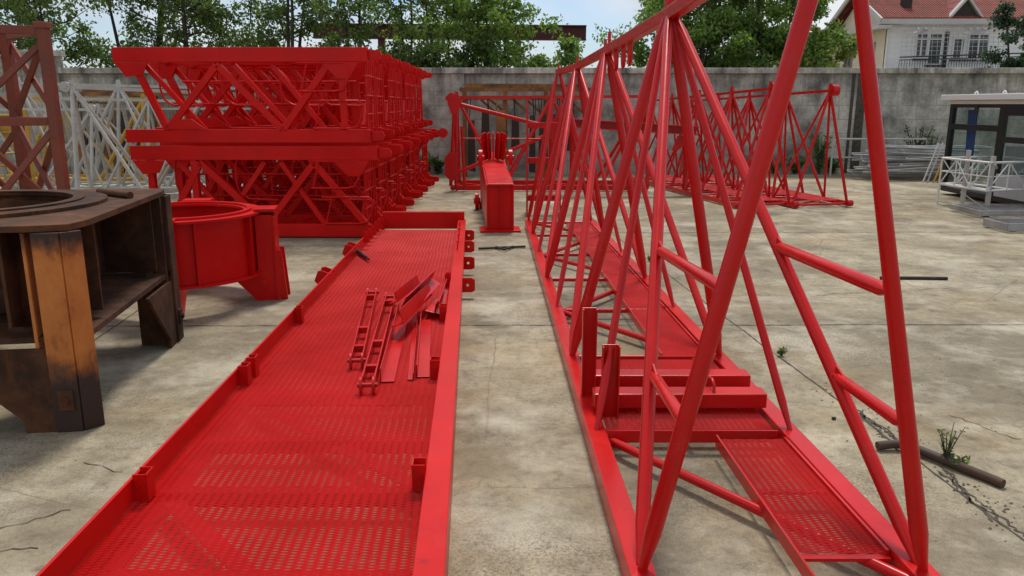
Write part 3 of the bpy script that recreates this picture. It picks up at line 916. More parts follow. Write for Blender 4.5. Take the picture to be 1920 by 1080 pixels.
# crosshead brackets resting on the jib base
def bracket(px0, px1, py, Yc, z0, hh, ux, utop, label, uw):
    p, q = G(px0, py, z0 + hh / 2), G(px1, py, z0 + hh / 2)
    Yc = p.y
    t = thing('bracket', label, 'bracket', (p.x, Yc, z0), group='red crosshead brackets', world=True)
    b = MB(); b.bar(p, q, 0.11, hh); b.build('box_beam', JM, t, 0.006)
    u = D(ux, utop, Yc - 0.02); zt = u.z
    u.z = z0 + hh / 2
    b = MB(); b.channel(V((u.x, Yc - 0.07, z0 - 0.04)), V((u.x, Yc - 0.07, zt)), uw, 0.04, 0.007, up=(0, -1, 0)); b.build('upright', JM, t, 0.002)
    for fx in (0.12, 0.7):
        c = p + (q - p) * fx
        b = MB(); b.path([c + V((0, -.02, hh / 2 - .01)), c + V((0, -.02, hh / 2 + .03)), c + V((0, .03, hh / 2 + .05)), c + V((0.0, .16, hh / 2 + .02))], 0.008, 8); b.build('hook', JM, t)
bracket(1112, 1432, 745, 3.98, 0.125, 0.075, 1143, 640, 'nearer red box beam bracket with open channel upright across the jib floor', 0.085)
bracket(1098, 1402, 710, 4.22, 0.125, 0.075, 1104, 572, 'farther red box beam bracket with taller closed upright across the jib floor', 0.075)

# ------------------------------------------------------------------ slewing bases on the left
def rust_stand():
    t = thing('slewing_base', 'rusty brown four legged slewing base with bare steel ring on top', 'crane base', (-3.06, 4.44, 0), R(8.5))
    m = MAT['rust']; H = 1.04; h = 0.86; cc = 0.07     # half size, chamfer
    oct_ = [(-h + cc, -h), (h - cc, -h), (h, -h + cc), (h, h - cc), (h - cc, h), (-h + cc, h), (-h, h - cc), (-h, -h + cc)]
    n = 48; r0 = 0.56
    b = MB()
    ring = []
    outer = []
    for i in range(n):
        a = 2 * PI * i / n
        ring.append((math.cos(a) * r0, math.sin(a) * r0))
        dx, dy = math.cos(a), math.sin(a)
        best = 9
        for k in range(8):
            x1, y1 = oct_[k]; x2, y2 = oct_[(k + 1) % 8]
            ex, ey = x2 - x1, y2 - y1
            den = dx * ey - dy * ex
            if abs(den) > 1e-9:
                tt = (x1 * ey - y1 * ex) / den; s_ = (x1 * dy - y1 * dx) / den
                if tt > 0 and -1e-6 <= s_ <= 1 + 1e-6: best = min(best, tt)
        outer.append((dx * best, dy * best))
    for z0, z1 in ((H - 0.03, H),):
        vs = [(x, y, z0) for x, y in ring] + [(x, y, z0) for x, y in outer] + [(x, y, z1) for x, y in ring] + [(x, y, z1) for x, y in outer]
        fs = []
        for i in range(n):
            j = (i + 1) % n
            fs += [(2 * n + i, 3 * n + i, 3 * n + j, 2 * n + j), (i, j, n + j, n + i), (n + i, n + j, 3 * n + j, 3 * n + i), (i, 2 * n + i, 2 * n + j, j)]
        b.add(vs, fs)
    b.build('top_plate', m, t)
    b = MB(); b.annulus((0, 0), 0.53, 0.70, H + 0.002, H + 0.020); b.annulus((0, 0), 0.52, 0.58, H + 0.022, H + 0.030); b.build('ring_flange', m, t)
    b = MB(); b.annulus((0, 0), 0.545, 0.575, 0.42, H - 0.032); b.build('drum', m, t)
    # shelf between legs on each side + recessed web
    for k in range(4):
        a = k * PI / 2
        mt = M.Rotation(a, 4, 'Z')
        b = MB()
        b.add([mt @ V(p) for p in ((-h + .10, -h + .02, 0.46), (h - .10, -h + .02, .46), (h - .10, -h + .40, .50), (-h + .10, -h + .40, .50), (-h + .10, -h + .02, .49), (h - .10, -h + .02, .49), (h - .10, -h + .40, .53), (-h + .10, -h + .40, .53))],
              [(0, 3, 2, 1), (4, 5, 6, 7), (0, 1, 5, 4), (1, 2, 6, 5), (2, 3, 7, 6), (3, 0, 4, 7)])
        b.build('side_shelf', m, t)
        b = MB(); b.plate([mt @ V(p) for p in ((-h + .04, -h + .36, .535), (h - .04, -h + .36, .535), (h - .04, -h + .36, H - .032), (-h + .04, -h + .36, H - .032))], mt @ V((0, 1, 0)), 0.016); b.build('side_web', m, t)
    # legs at the chamfered corners
    for k in range(4):
        a = -PI / 4 + k * PI / 2 - PI / 2
        mt = M.Rotation(a + PI / 2, 4, 'Z')      # local +x = outward? build with outward = (1,-1)/sqrt2 at k=0
        def T(x, y, z): return tuple(M.Rotation(k * PI / 2, 4, 'Z') @ V((x, y, z)))
        lg = MB()
        # outer face plate across the chamfer, wide
        lg.plate([T(h - cc - .125, -h - .002, 0), T(h - cc, -h - .002, 0), T(h - cc, -h - .002, H - .034), T(h - cc - .125, -h - .002, H - .034)], T(0, 1, 0), 0.02)
        lg.plate([T(h - .24, -h + .012, 0), T(h - .24, -h + .22, 0), T(h - .24, -h + .22, H - .034), T(h - .24, -h + .012, H - .034)], T(1, 0, 0), 0.018)
        lg.plate([T(h - cc, -h, 0), T(h + .002, -h + cc, 0), T(h + .002, -h + cc, H - .034), T(h - cc, -h, H - .034)], T(1, -1, 0), 0.02)
        L = lg.build('leg', MAT['rust_orange'] if k == 0 else m, t, 0.004)
        if k == 0: L['label'] = 'leg with bright orange rust on its face'
        g_ = MB()
        g_.plate([T(h - cc - .115, -h + .01, .0), T(h - cc - .115, -h + .01, .435), T(h - .72, -h + .01, .435), T(h - cc - .27, -h + .01, .06), T(h - cc - .27, -h + .01, 0)], T(0, 1, 0), 0.018)
        g_.plate([T(h - cc - .1, -h + .05, 0), T(h - .05, -h + cc + .1, 0), T(h - .05, -h + cc + .1, H - .034), T(h - cc - .1, -h + .05, H - .034)], T(1, -1, 0), 0.018)
        g_.build('gusset', m, L)
        cb = MB()
        cb.box((0, 0, 0), (0, 0, 0)) if False else None
        n_ = V(T(1, -1, 0)).normalized(); s_ = V(T(1, 1, 0)).normalized()
        n_ = V(T(0, -1, 0)); s_ = V(T(1, 0, 0))
        c = V(T(h - cc - .06, -h - .012, 0.17)) + n_ * 0.006
        cb.plate([c - s_ * .035 + V((0, 0, -.05)), c + s_ * .035 + V((0, 0, -.05)), c + s_ * .035 + V((0, 0, .05)), c - s_ * .035 + V((0, 0, .05))], n_, 0.012)
        cb.disc(c + n_ * .012, n_, 0.018, 0.02, 14)
        cb.build('bolt_plate', m, L)
    return t
rust_stand()
# short offcut of tube on the rusty plate
b = MB(); p = V((-2.62, 5.02, 1.06)); b.tube(p, p + V((0.30, -.22, 0)), 0.022, 12); 
single(b, 'pipe_offcut', MAT['rust'], 'short rusty pipe offcut lying on the brown slewing base', 'pipe', tuple(p))

def red_stand():
    t = thing('slewing_base', 'glossy red slewing base with round drum and flared legs', 'crane base', (-2.72, 6.42, 0), R(9))
    m = MAT['red']; H = 0.745; r = 0.60
    b = MB(); b.annulus((0, 0), r - .02, r, 0.25, H - .022, 64); b.build('drum', m, t)
    b = MB(); b.annulus((0, 0), r - .10, r + .055, H - .02, H, 64); b.annulus((0, 0), r - .07, r - .03, H + .002, H + .018, 64); b.build('top_flange', m, t)
    b = MB(); b.annulus((0, 0), r - .06, r + .05, 0.23, 0.248, 64); b.build('bottom_flange', m, t)
    for k in range(8):
        a = k * PI / 4 + PI / 8
        u = V((math.cos(a), math.sin(a), 0))
        b = MB(); b.plate([u * (r + .002) + V((0, 0, .25)), u * (r + .045) + V((0, 0, .25)), u * (r + .045) + V((0, 0, H - .022)), u * (r + .002) + V((0, 0, H - .022))], (-u.y, u.x, 0), 0.014); b.build('rib', m, t)
    for k in range(4):
        a = k * PI / 2
        u = V((math.cos(a), math.sin(a), 0)); s_ = V((-u.y, u.x, 0))
        L = MB()
        for q in (-1, 1):
            o = s_ * (0.10 * q)
            L.plate([o + u * (r - .25) + V((0, 0, .255)), o + u * (r - .02) + V((0, 0, 0.0)), o + u * (r + .14) + V((0, 0, 0)), o + u * (r + .14) + V((0, 0, H - .03)), o + u * (r + .004) + V((0, 0, H - .03)), o + u * (r + .004) + V((0, 0, .255))], s_, 0.02)
        L.plate([u * (r + .15) + s_ * .13 + V((0, 0, 0)), u * (r + .15) - s_ * .13 + V((0, 0, 0)), u * (r + .15) - s_ * .11 + V((0, 0, H - .04)), u * (r + .15) + s_ * .11 + V((0, 0, H - .04))], u, 0.02)
        L.plate([u * (r + .003) - s_ * .12 + V((0, 0, H + .012)), u * (r + .17) - s_ * .12 + V((0, 0, H + .012)), u * (r + .17) + s_ * .12 + V((0, 0, H + .012)), u * (r + .003) + s_ * .12 + V((0, 0, H + .012))], (0, 0, 1), 0.02)
        lo = L.build('leg', m, t, 0.003)
        f = MB(); f.plate([u * (r + .165) + s_ * .09 + V((0, 0, .0)), u * (r + .23) + s_ * .09 + V((0, 0, .0)), u * (r + .20) + s_ * .09 + V((0, 0, .42)), u * (r + .165) + s_ * .09 + V((0, 0, .42))], s_, 0.018)
        f.plate([u * (r + .165) - s_ * .09 + V((0, 0, .0)), u * (r + .23) - s_ * .09 + V((0, 0, .0)), u * (r + .20) - s_ * .09 + V((0, 0, .42)), u * (r + .165) - s_ * .09 + V((0, 0, .42))], s_, 0.018)
        f.build('fin', m, lo)
        e = MB()
        c = u * (r + .05) - s_ * .115 + V((0, 0, .14))
        e.plate([c + u * -.03 + V((0, 0, -.04)), c + u * .03 + V((0, 0, -.04)), c + u * .03 + V((0, 0, .04)), c + u * -.03 + V((0, 0, .04))], s_, 0.016)
        e.tube(c, c - s_ * .02, 0.014, 10)
        e.build('bolt_plate', m, lo)
red_stand()

# ------------------------------------------------------------------ stack of mast sections
MM = MAT['red_mast']
def mast_section(flip=False):
    t = thing('mast_section', '', 'mast section', (0, 0, 0), group='red mast sections in the two high stack')
    L, Dp, H = 2.98, 0.80, 1.10
    x0, x1 = -L / 2, L / 2
    zt_, zb_ = (H - .2, .15)
    for y in (-Dp / 2, Dp / 2):
        b = MB(); b.bar((x0, y, H - .085), (x1, y, H - .085), 0.10, 0.165)
        b.plate([(x0 + .02, y - .056, H - .17), (x0 + .42, y - .056, H - .17), (x0 + .34, y - .056, H - .32), (x0 + .14, y - .056, H - .34)], (0, 1, 0), 0.016)
        b.plate([(x1 - .55, y - .056, H - .17), (x1 - .1, y - .056, H - .17), (x1 - .22, y - .056, H - .36), (x1 - .36, y - .056, H - .36)], (0, 1, 0), 0.016)
        b.build('top_chord', MM, t, 0.005)
        b = MB(); b.bar((x0 + (.06 if not flip else .14), y, .08), (x1 - (.0 if not flip else .12), y, .08), 0.10, 0.155)
        b.plate([(-.95, y - .056, .158), (-.45, y - .056, .158), (-.62, y - .056, .28), (-.78, y - .056, .28)], (0, 1, 0), 0.016)
        b.build('bottom_chord', MM, t, 0.005)
        pts = [(x0 + .24, zt_), (-.93, zb_), (-.28, zt_), (.45, zb_), (1.02, zt_)] if not flip else [(-1.1, zb_), (-.66, zt_), (.1, zb_), (.72, zt_), (1.32, zb_)]
        for (xa, za), (xb, zb) in zip(pts, pts[1:]):
            b = MB(); b.bar((xa, y - .02, za), (xb, y - .02, zb), 0.075, 0.06, up=(0, 1, 0)); b.build('diagonal_brace', MM, t, 0.003)
        ib = ((-1.15, zt_, -.5, zb_), (-.1, zt_, .55, zb_), (.35, zt_, .95, zb_), (.5, zb_, 1.0, zt_)) if not flip else ((-.95, zt_, -.3, zb_), (-.45, zb_, .1, zt_), (.3, zt_, .8, zb_))
        for (xa, za, xb, zb) in ib:
            b = MB(); b.bar((xa, y + .035, za), (xb, y + .035, zb), 0.055, 0.05, up=(0, 1, 0)); b.build('inner_brace', MM, t)
        xe_ = x1 - (.05 if not flip else .16)
        for xp in ((1.18,) if not flip else (x0 + .22, x0 + .75)):
            b = MB(); b.bar((xp, y, .158), (xp, y, H - .17), 0.075, 0.085, up=(0, 1, 0)); b.build('end_post', MM, t, 0.004)
        for xe, zz, sg in ((x1, H - .085, 1), (x1 - (.0 if not flip else .12), .08, 1)):
            b = MB(); b.plate([(xe + .002, y + .03, zz - .06), (xe + .14, y + .03, zz - .05), (xe + .16, y + .03, zz), (xe + .14, y + .03, zz + .05), (xe + .002, y + .03, zz + .06)], (0, 1, 0), 0.035)
            b.tube((xe + .10, y - .0, zz), (xe + .10, y + .06, zz), 0.028, 10); b.build('lug', MM, t)
    xe_ = x1 - (.06 if not flip else .2)
    b = MB()
    for y in (-.3, -.17, -.04, .09, .22, .34): b.tube((xe_ + .02 * math.sin(y * 40), y, .1), (xe_, y, H - .1), .013, 6)
    for z in (.33, .55, .78): b.tube((xe_, -.36, z), (xe_, .36, z), .014, 6)
    b.bar((xe_ - .03, -.34, .2), (xe_ - .03, .34, .9), .05, .03)
    b.build('end_frame', MM, t)
    for x in (x0 + .3, -.35, .4, x1 - .45):
        for z in (H - .12, .1):
            b = MB(); b.bar((x, -Dp / 2 + .05, z), (x, Dp / 2 - .05, z), 0.06, 0.06); b.build('cross_bar', MM, t)
    b = MB(); b.bar((x0 + .5, -.3, H - .14), (x1 - .5, .3, H - .14), 0.06, 0.04); b.build('plan_brace', MM, t)
    b = MB(); b.bar((-.7, -.34, .1), (.8, .34, .1), 0.06, 0.04); b.build('plan_brace', MM, t)
    # ladder with its cage hoops
    ld = MB()
    for z in (.45, .72): ld.tube((-.9, 0.05, z), (1.25, 0.05, z), 0.014, 8)
    for k in range(8): ld.tube((-.8 + k * .28, 0.05, .45), (-.8 + k * .28, .05, .72), 0.010, 8)
    lo = ld.build('ladder', MM, t)
    for xh in (-.85, -.1, .6, 1.05):
        h_ = MB()
        pts = [(xh, -.28, H - .18)] + [(xh + .0, -.28 - .0, H - .18 - .0)] 
        pts = [(xh - .16, -.25, H - .12), (xh - .2, -.25, H - .25), (xh - .2, -.25, .62), (xh - .16, -.25, .5), (xh - .06, -.25, .44), (xh + .3, -.25, .43)]
        h_.path(pts, 0.013, 8)
        h_.build('hoop', MM, lo)
    for xh in (1.38,):
        h_ = MB()
        for zz, xo in ((.17, .04), (.60, -.10)):
            xq = xh + xo
            h_.path([(xq - .62, -.46, zz + .32), (xq - .06, -.46, zz + .32), (xq, -.46, zz + .28), (xq - .03, -.46, zz + .12), (xq - .08, -.46, zz + .02), (xq - .18, -.46, zz), (xq - .6, -.46, zz)], 0.012, 8)
            h_.tube((xq - .5, -.46, zz + .32), (xq - .58, -.46, zz), .010, 6)
        h_.build('hoop', MM, lo)
    return t
proto = mast_section()
proto_low = mast_section(True)
ords = ['first', 'second', 'third', 'fourth', 'fifth', 'sixth', 'seventh']
for lv in (1, 0):
    for k in range(7):
        lab = 'red lattice mast section in the %s row of the stack, %s from the camera' % (('upper' if lv else 'lower'), ords[k])
        rz = R(-1.0) + (0.012 * math.sin(k * 2.1 + lv))
        loc = (-3.20 + (0.03 * math.sin(k * 3.3 + lv * 2)) + (0.0 if lv else 0.05) + k * (-0.01 if lv else 0.005), 10.02 + k * 0.99, 0.012 + lv * 1.135)
        if lv == 0: loc = (loc[0] + 0.06, loc[1], loc[2])
        if lv == 1 and k == 0:
            proto.location = loc; proto.rotation_euler = (0, 0, rz); proto['label'] = lab
        elif lv == 0 and k == 0:
            proto_low.location = loc; proto_low.rotation_euler = (0, 0, rz); proto_low['label'] = lab
        else: copy_tree(proto if lv else proto_low, loc, rz, lab)

# ------------------------------------------------------------------ other jib sections: one maker
def tri_jib(label, cat, p0, ang, L, W, H, n, m, group, r=0.022, H1=None, chord=0.05, sheave=True, name='jib_section', floor=False):
    H1 = H1 or H
    t = thing(name, label, cat, (p0[0], p0[1], 0), ang, group)
    def hz_(x): return H + (H1 - H) * x / L
    for y in (-W / 2, W / 2):
        b = MB(); b.bar((0, y, chord / 2 + .03), (L, y, chord / 2 + .03), chord, chord + .02); b.build('base_chord', m, t)
    b = MB(); b.bar((-.1, 0, hz_(0)), (L, 0, hz_(L)), chord * .8, chord * .8); b.build('top_chord', m, t)
    st = L / n
    for i in range(n + 1):
        b = MB(); b.tube((i * st, -W / 2, .05), (i * st, W / 2, .05), r * .8, 8); b.build('cross_tube', m, t)
        if i < n:
            b = MB(); b.tube((i * st, -W / 2 * (1 if i % 2 else -1), .05), ((i + 1) * st, W / 2 * (1 if i % 2 else -1), .05), r * .8, 8); b.build('base_brace', m, t)
    for i in range(0, n + 1):
        xa = i * st
        if i % 2 == 0:
            for y in (-W / 2, W / 2):
                b = MB(); b.tube((xa, y, .06), (xa, 0, hz_(xa)), r, 10); b.build('diagonal_brace', m, t)
                for j in (i - 1, i + 1):
                    if 0 <= j <= n:
                        b = MB(); b.tube((j * st, y, .06), (xa, 0, hz_(xa)), r * (1.0 if j < i else 0.8), 10); b.build('diagonal_brace', m, t)
            b = MB(); b.plate([(xa - .05, 0, hz_(xa)), (xa + .05, 0, hz_(xa)), (xa + .03, 0, hz_(xa) + .11), (xa - .03, 0, hz_(xa) + .11)], (0, 1, 0), 0.02); b.build('lug', m, t)
    if sheave:
        b = MB(); b.disc((-.1, 0, hz_(0)), (0, 1, 0), 0.085, 0.10, 20); b.disc((-.1, 0, hz_(0)), (0, 1, 0), 0.03, 0.14, 12); b.build('end_eye', m, t)
    for y in (-W / 2, W / 2):
        b = MB(); b.disc((-.06, y, .065), (0, 1, 0), 0.05, 0.09, 16); b.build('chord_eye', m, t)
    if floor:
        b = MB(); expanded_mesh(b, (0.1, -W / 2 + .55, .1), (L - .1, -W / 2 + .55, .1), V((0, -.45, 0)), 0.09, 0.05, 0.008); b.build('floor_panel', m, t)
    return t
RG = 'red triangular jib sections'
JR = MAT['red_jib']
ang = R(90 + 12)
tri_jib('red jib section with rightmost end eye, its foot nearest the right yard', 'crane jib', (4.89, 12.5), ang, 5.0, 0.95, 1.80, 8, JR, RG, 0.023, 1.66, floor=True)
tri_jib('red jib section standing side by side and left of the rightmost one', 'crane jib', (3.97, 12.5), ang, 5.0, 0.95, 1.83, 8, JR, RG, 0.023, 1.66, floor=True)
# the end-on section behind the girder, lying along the wall, with a big V of head frame
t = tri_jib('red jib section lying parallel to the wall with knobbed corner plates behind the box girder', 'crane jib', (-1.05, 15.4), 0, 3.6, 1.0, 1.72, 4, JR, RG, 0.032, 1.74, 0.07)
for (p, q, r_) in (((-.02, -.52, 1.62), (1.85, -.52, 1.16), 0.036), ((0.05, -.52, .36), (1.85, -.52, 1.10), 0.036), ((0, -.52, 1.66), (-.1, -.52, .1), 0.034), ((.12, -.52, 1.2), (.16, -.52, .1), 0.03), ((0.1, -.56, .98), (1.7, -.56, .97), 0.012)):
    b = MB(); b.tube(p, q, r_, 12); b.build('head_frame_tube', JR, t)
b = MB(); b.plate([(-.13, -.56, 1.60), (-.11, -.56, 1.78), (0.06, -.56, 1.78), (.14, -.56, 1.66), (.05, -.56, 1.40), (-.06, -.56, 1.42)], (0, 1, 0), .05); b.disc((-.12, -.56, 1.70), (0, 1, 0), .05, .09); b.build('corner_plate', JR, t)
b = MB(); b.plate([(-.2, -.56, .3), (-.1, -.56, .2), (.02, -.56, .22), (.02, -.56, .7), (-.1, -.56, .74), (-.2, -.56, .62)], (0, 1, 0), .05); b.build('corner_plate', JR, t)
b = MB(); b.plate([(1.7, -.56, 1.0), (2.0, -.56, .85), (2.05, -.56, 1.5), (1.9, -.56, 1.52)], (0, 1, 0), .05); b.build('corner_plate', JR, t)
b = MB(); b.disc((-.22, -.6, 1.08), (0, 1, 0), 0.09, 0.06); b.build('pulley', JR, t)

# red beam with plates lying across behind
t = thing('channel_beam', 'red channel beam resting across the lattice behind the nearest jib', 'beam', (2.0, 14.6, 1.18))
b = MB(); b.channel((-1.15, 0, 0.1), (1.35, 0, -.05), 0.16, 0.2, 0.02, up=(0, -1, 0)); b.build('web', JR, t)
b = MB(); b.plate([(1.0, -.05, -.14), (1.3, -.05, -.14), (1.0, -.05, -.42), (.9, -.05, -.4)], (0, 1, 0), .03); b.build('bracket_plate', JR, t)
for xx in (-.9, 1.2):
    b = MB(); b.tube((xx, .1, -.1), (xx, .1, -1.18), 0.04, 10); b.build('post', JR, t)

# upright plate frame close behind the far end of the near jib
t = thing('head_frame', 'red plated jib head frame with lugs just behind the far end of the nearest jib', 'crane part', (0.48, 11.6, 0))
for x in (-.26, .22):
    b = MB(); b.plate([(x, -.2, 0), (x, .35, 0), (x, .22, 1.55), (x, 0.0, 1.7), (x, -.06, 1.5)], (1, 0, 0), 0.022); b.build('side_plate', JR, t)
for z in (.25, .8, 1.3):
    b = MB(); b.bar((-.245, .05, z), (.205, .05, z), 0.1, 0.08); b.build('spacer', JR, t)

# box girder with lug pack
t = thing('box_girder', 'red box girder standing on a flanged foot with a fan of lug plates on top', 'girder', (-.15, 10.05, 0), R(4))
GM = MAT['red']
b = MB(); b.plate([(-.165, 0, .03), (-.165, 2.6, .1), (-.165, 2.6, .84), (-.165, 0, .60)], (1, 0, 0), .02); b.plate([(.165, 0, .03), (.165, 2.6, .1), (.165, 2.6, .84), (.165, 0, .60)], (1, 0, 0), .02)
b.build('side_plate', GM, t)
b = MB(); b.plate([(-.155, -.03, .605), (.155, -.03, .605), (.155, 2.6, .845), (-.155, 2.6, .845)], (0, 0, 1), .024); b.build('top_plate', GM, t, 0.003)
b = MB(); b.plate([(-.154, .03, .03), (.154, .03, .03), (.154, .03, .59), (-.154, .03, .59)], (0, 1, 0), .02); b.bar((0, .005, .03), (0, .005, .59), .012, .05, up=(0, 1, 0)); b.build('end_plate', GM, t)
b = MB(); b.box((-.26, -.08, 0), (.26, .3, .028)); b.build('foot_plate', GM, t, 0.004)
b = MB(); b.box((-.2, 2.3, 0), (.2, 2.6, .09)); b.build('foot_plate', GM, t, 0.004)
for x in (-.10, -.05, 0, .05, .10):
    b = lug((x, 1.9 - abs(x), .80), (x * 1.2, -.1, 1), (1, x * 5, 0), .10, .29); b.build('lug', GM, t)
for x in (-.21, .21):
    b = MB(); b.disc((x, 1.2, .86), (1, 0, 0), .12, .05, 22); b.disc((x, 1.2, .86), (1, 0, 0), .04, .1, 12); b.build('sheave', GM, t)
b = MB(); b.disc((-.24, 2.2, .14), (1, 0, 0), .13, .06, 22); b.disc((-.24, 2.2, .14), (1, 0, 0), .05, .1, 12); b.build('sheave', GM, t)

# ------------------------------------------------------------------ pale and yellow jibs on the left
WG = 'pale grey jib sections behind the red stack'
WM = MAT['white_steel']
tri_jib('pale grey jib section with eye plate nearest the red mast stack', 'crane jib', (-7.35, 13.6), R(16), 4.2, 1.0, 1.88, 4, WM, WG, 0.038, 1.7, 0.07)
tri_jib('pale grey jib section with long level top chord behind the oxide red tower', 'crane jib', (-9.2, 15.2), R(4), 5.4, 1.0, 1.98, 6, WM, WG, 0.034, 1.85, 0.06)
tri_jib('pale grey jib section in the middle of the pale ones with thinner tubes', 'crane jib', (-8.3, 14.9), R(9), 4.6, 1.0, 1.7, 6, WM, WG, 0.026, 1.6, 0.06)
tri_jib('pale grey jib section at the far left behind the tower braces', 'crane jib', (-11.3, 14.3), R(10), 3.6, 1.0, 1.5, 4, WM, WG, 0.03, 1.5, 0.06)
tri_jib('pale grey jib section squeezed next to the wall behind the other pale ones', 'crane jib', (-8.8, 17.2), R(2), 5.4, .9, 1.5, 6, WM, WG, 0.026, 1.5, 0.05)
tri_jib('yellow jib section against the wall at the far left', 'crane jib', (-11.0, 16.6), R(2), 3.4, .9, 1.7, 4, MAT['yellow'], None, 0.04, 1.7, 0.08)
t = thing('ladder_cage', 'yellow steel ladder cage beside the yellow jib', 'ladder cage', (-9.15, 14.6, 0), R(20))
for x in (-.3, .3):
    b = MB(); b.bar((x, 0, 0), (x, 0, 1.5), 0.07, 0.05); b.build('stile', MAT['yellow'], t)
for z in (.2, .5, .8, 1.1, 1.4):
    b = MB(); b.tube((-.265, 0, z), (.265, 0, z), .02, 8); b.build('rung', MAT['yellow'], t)
for z in (.75, 1.3):
    b = MB(); b.path([(-.3, 0, z)] + [(math.cos(a) * .34, -math.sin(a) * .5, z) for a in [PI - PI * i / 10 for i in range(1, 10)]] + [(.3, 0, z)], .02, 8); b.build('hoop', MAT['yellow'], t)
b = MB(); b.plate([(-.34, .06, 1.0), (.34, .06, 1.0), (.34, .06, 1.4), (-.34, .06, 1.4)], (0, 1, 0), .02); b.build('sheet', MAT['yellow'], t)

# ------------------------------------------------------------------ oxide red tower on the left
OX = MAT['oxide']
t = thing('lattice_tower', 'oxide red lattice tower section standing upright behind the rusty base', 'tower section', (-4.95, 8.0, 0))
hh = 2.36
P4 = [(0.36, 0.1), (-.33, -.25), (-1.0, .42), (-.42, .75)]
for (x, y) in P4:
    b = MB()
    b.bar((x, y, 0), (x, y, hh), 0.095, 0.095, up=(0, 1, 0)); b.bar((x, y, hh - .04), (x, y, hh + .02), 0.125, 0.125, up=(0, 1, 0)); b.build('post', OX, t, 0.006)
for i in range(4):
    (xa, ya), (xb, yb) = P4[i], P4[(i + 1) % 4]
    for z in (hh - .06, 1.43, .4):
        b = MB(); b.bar((xa + (xb - xa) * .09, ya + (yb - ya) * .09, z), (xb + (xa - xb) * .09, yb + (ya - yb) * .09, z), 0.06, 0.08); b.build('cross_bar', OX, t, 0.004)
    for (za, zb) in ((hh - .12, 1.48), (.45, 1.38)):
        for sgn in ((0, 1), (1, 0)):
            pa = (xa, ya, (za, zb)[sgn[0]]); pb = (xb, yb, (za, zb)[sgn[1]])
            o = V((0, 0, 0)) if sgn[0] else V((0, .05, 0))
            if i == 0 and sgn[0] == 1 and za > 1: continue
            b = MB(); b.bar(V(pa) + o, V(pb) + o, 0.06, 0.035, up=(0, 1, 0)); b.build('diagonal_brace', OX, t, 0.003)

# ------------------------------------------------------------------ rusty racks by the wall
def rack(label, x0, x1, Y, z, seed):
    rr = random.Random(seed)
    t = thing('storage_rack', label, 'rack', ((x0 + x1) / 2, Y, 0), world=True, group='rusty racks along the wall')
    m = MAT['rust_rack']
    b = MB(); b.bar((x0, Y, z - .04), (x1, Y, z - .04), .12, .08); b.bar((x0 + .1, Y + .4, z + .05), (x1 - .1, Y + .42, z + .03), .1, .1); b.bar((x0, Y - .05, z - .24), (x1, Y - .05, z - .24), .05, .05); b.build('top_beam', m, t)
    n = int((x1 - x0) / 0.85) + 1
    for k in range(n):
        x = x0 + .1 + (x1 - x0 - .2) * k / max(1, n - 1)
        b = MB(); b.bar((x, Y, 0), (x, Y, z - .08), .09, .09, up=(0, 1, 0)); b.build('post', m, t)
    x = x0 + .25
    while x < x1 - .2:
        b = MB()
        wd = rr.uniform(.14, .3); zb = rr.uniform(.1, .7); zt = rr.uniform(z * .55, z * .78)
        b.plate([(x - wd / 2, Y - .12, zb), (x + wd / 2, Y - .12, zb + rr.uniform(-.05, .05)), (x + wd * .4, Y - .12, zt), (x - wd * .4, Y - .12, zt)], (0, 1, 0), .06)
        for k in range(rr.choice((2, 3))):
            xx = x + rr.uniform(-wd / 2, wd / 2)
            b.tube((xx, Y - .1, zt), (xx + rr.uniform(-.03, .03), Y - .08, z - .2), .010, 6)
        b.build('hanging_plate', MAT['dark_steel'] if rr.random() < .62 else MAT['rust_rack'], t)
        x += rr.uniform(.2, .42)
    for k in range(7):
        xx = rr.uniform(x0 + .2, x1 - .5)
        b = MB(); b.bar((xx, Y + .1, z - .25), (xx + .35, Y + .12, z - .55), .05, .03, up=(0, 1, 0)); b.build('knee_brace', m, t)
rack('rusty rack hung with dark plates against the wall behind the box girder', -1.15, 1.75, 17.9, 1.95, 4)
rack('rusty rack hung with dark plates behind the pale jib sections', -9.9, -5.2, 18.2, 1.86, 8)

# ------------------------------------------------------------------ operator cab
cb = thing('operator_cab', 'black framed crane operator cab with white roof and big windows', 'crane cab', (8.9, 13.0, 0))
K = MAT['black']
xa, xb, ya, yb = -1.05, 0.95, -2.2, 1.5      # visible side is x = xa
b = MB(); b.box((xa - .14, ya - .1, 1.665), (xb + .1, yb + .1, 1.76)); b.box((xa - .02, ya, 1.60), (xb, yb, 1.663)); rf = b.build('roof', MAT['white'], cb, 0.01)
for y in (-1.2, .2, 1.0):
    b = MB(); b.path(sweep_pts((xa + .15, y, 1.762), .045, 0, PI, 8, (0, 1, 0), (0, 0, 1)), .012, 8); b.build('lifting_eye', MAT['white'], rf)
b = MB(); b.box((xa, ya, .06), (xb, yb, .14)); b.build('floor', K, cb)
b = MB(); b.box((xa + .25, ya + .2, 0), (xb - .2, yb - .2, .058)); b.build('skid', MAT['galv'], cb)
for (y, wd) in ((yb - .05, .10), (-.05, .13), (ya + .05, .1)):
    b = MB(); b.box((xa - .005, y - wd / 2, .142), (xa + .075, y + wd / 2, 1.598)); b.build('door_post' if wd > .11 else 'corner_post', K, cb, 0.006)
for y in (yb - .05, ya + .05):
    b = MB(); b.box((xb - .08, y - .05, .142), (xb, y + .05, 1.598)); b.build('corner_post', K, cb)
b = MB(); b.box((xa - .003, .016, 1.16), (xa + .06, yb - .101, 1.26)); b.build('transom', K, cb, 0.006)
b = MB(); b.box((xa - .003, ya + .101, 1.0), (xa + .06, -.116, 1.09)); b.build('transom', K, cb, 0.006)
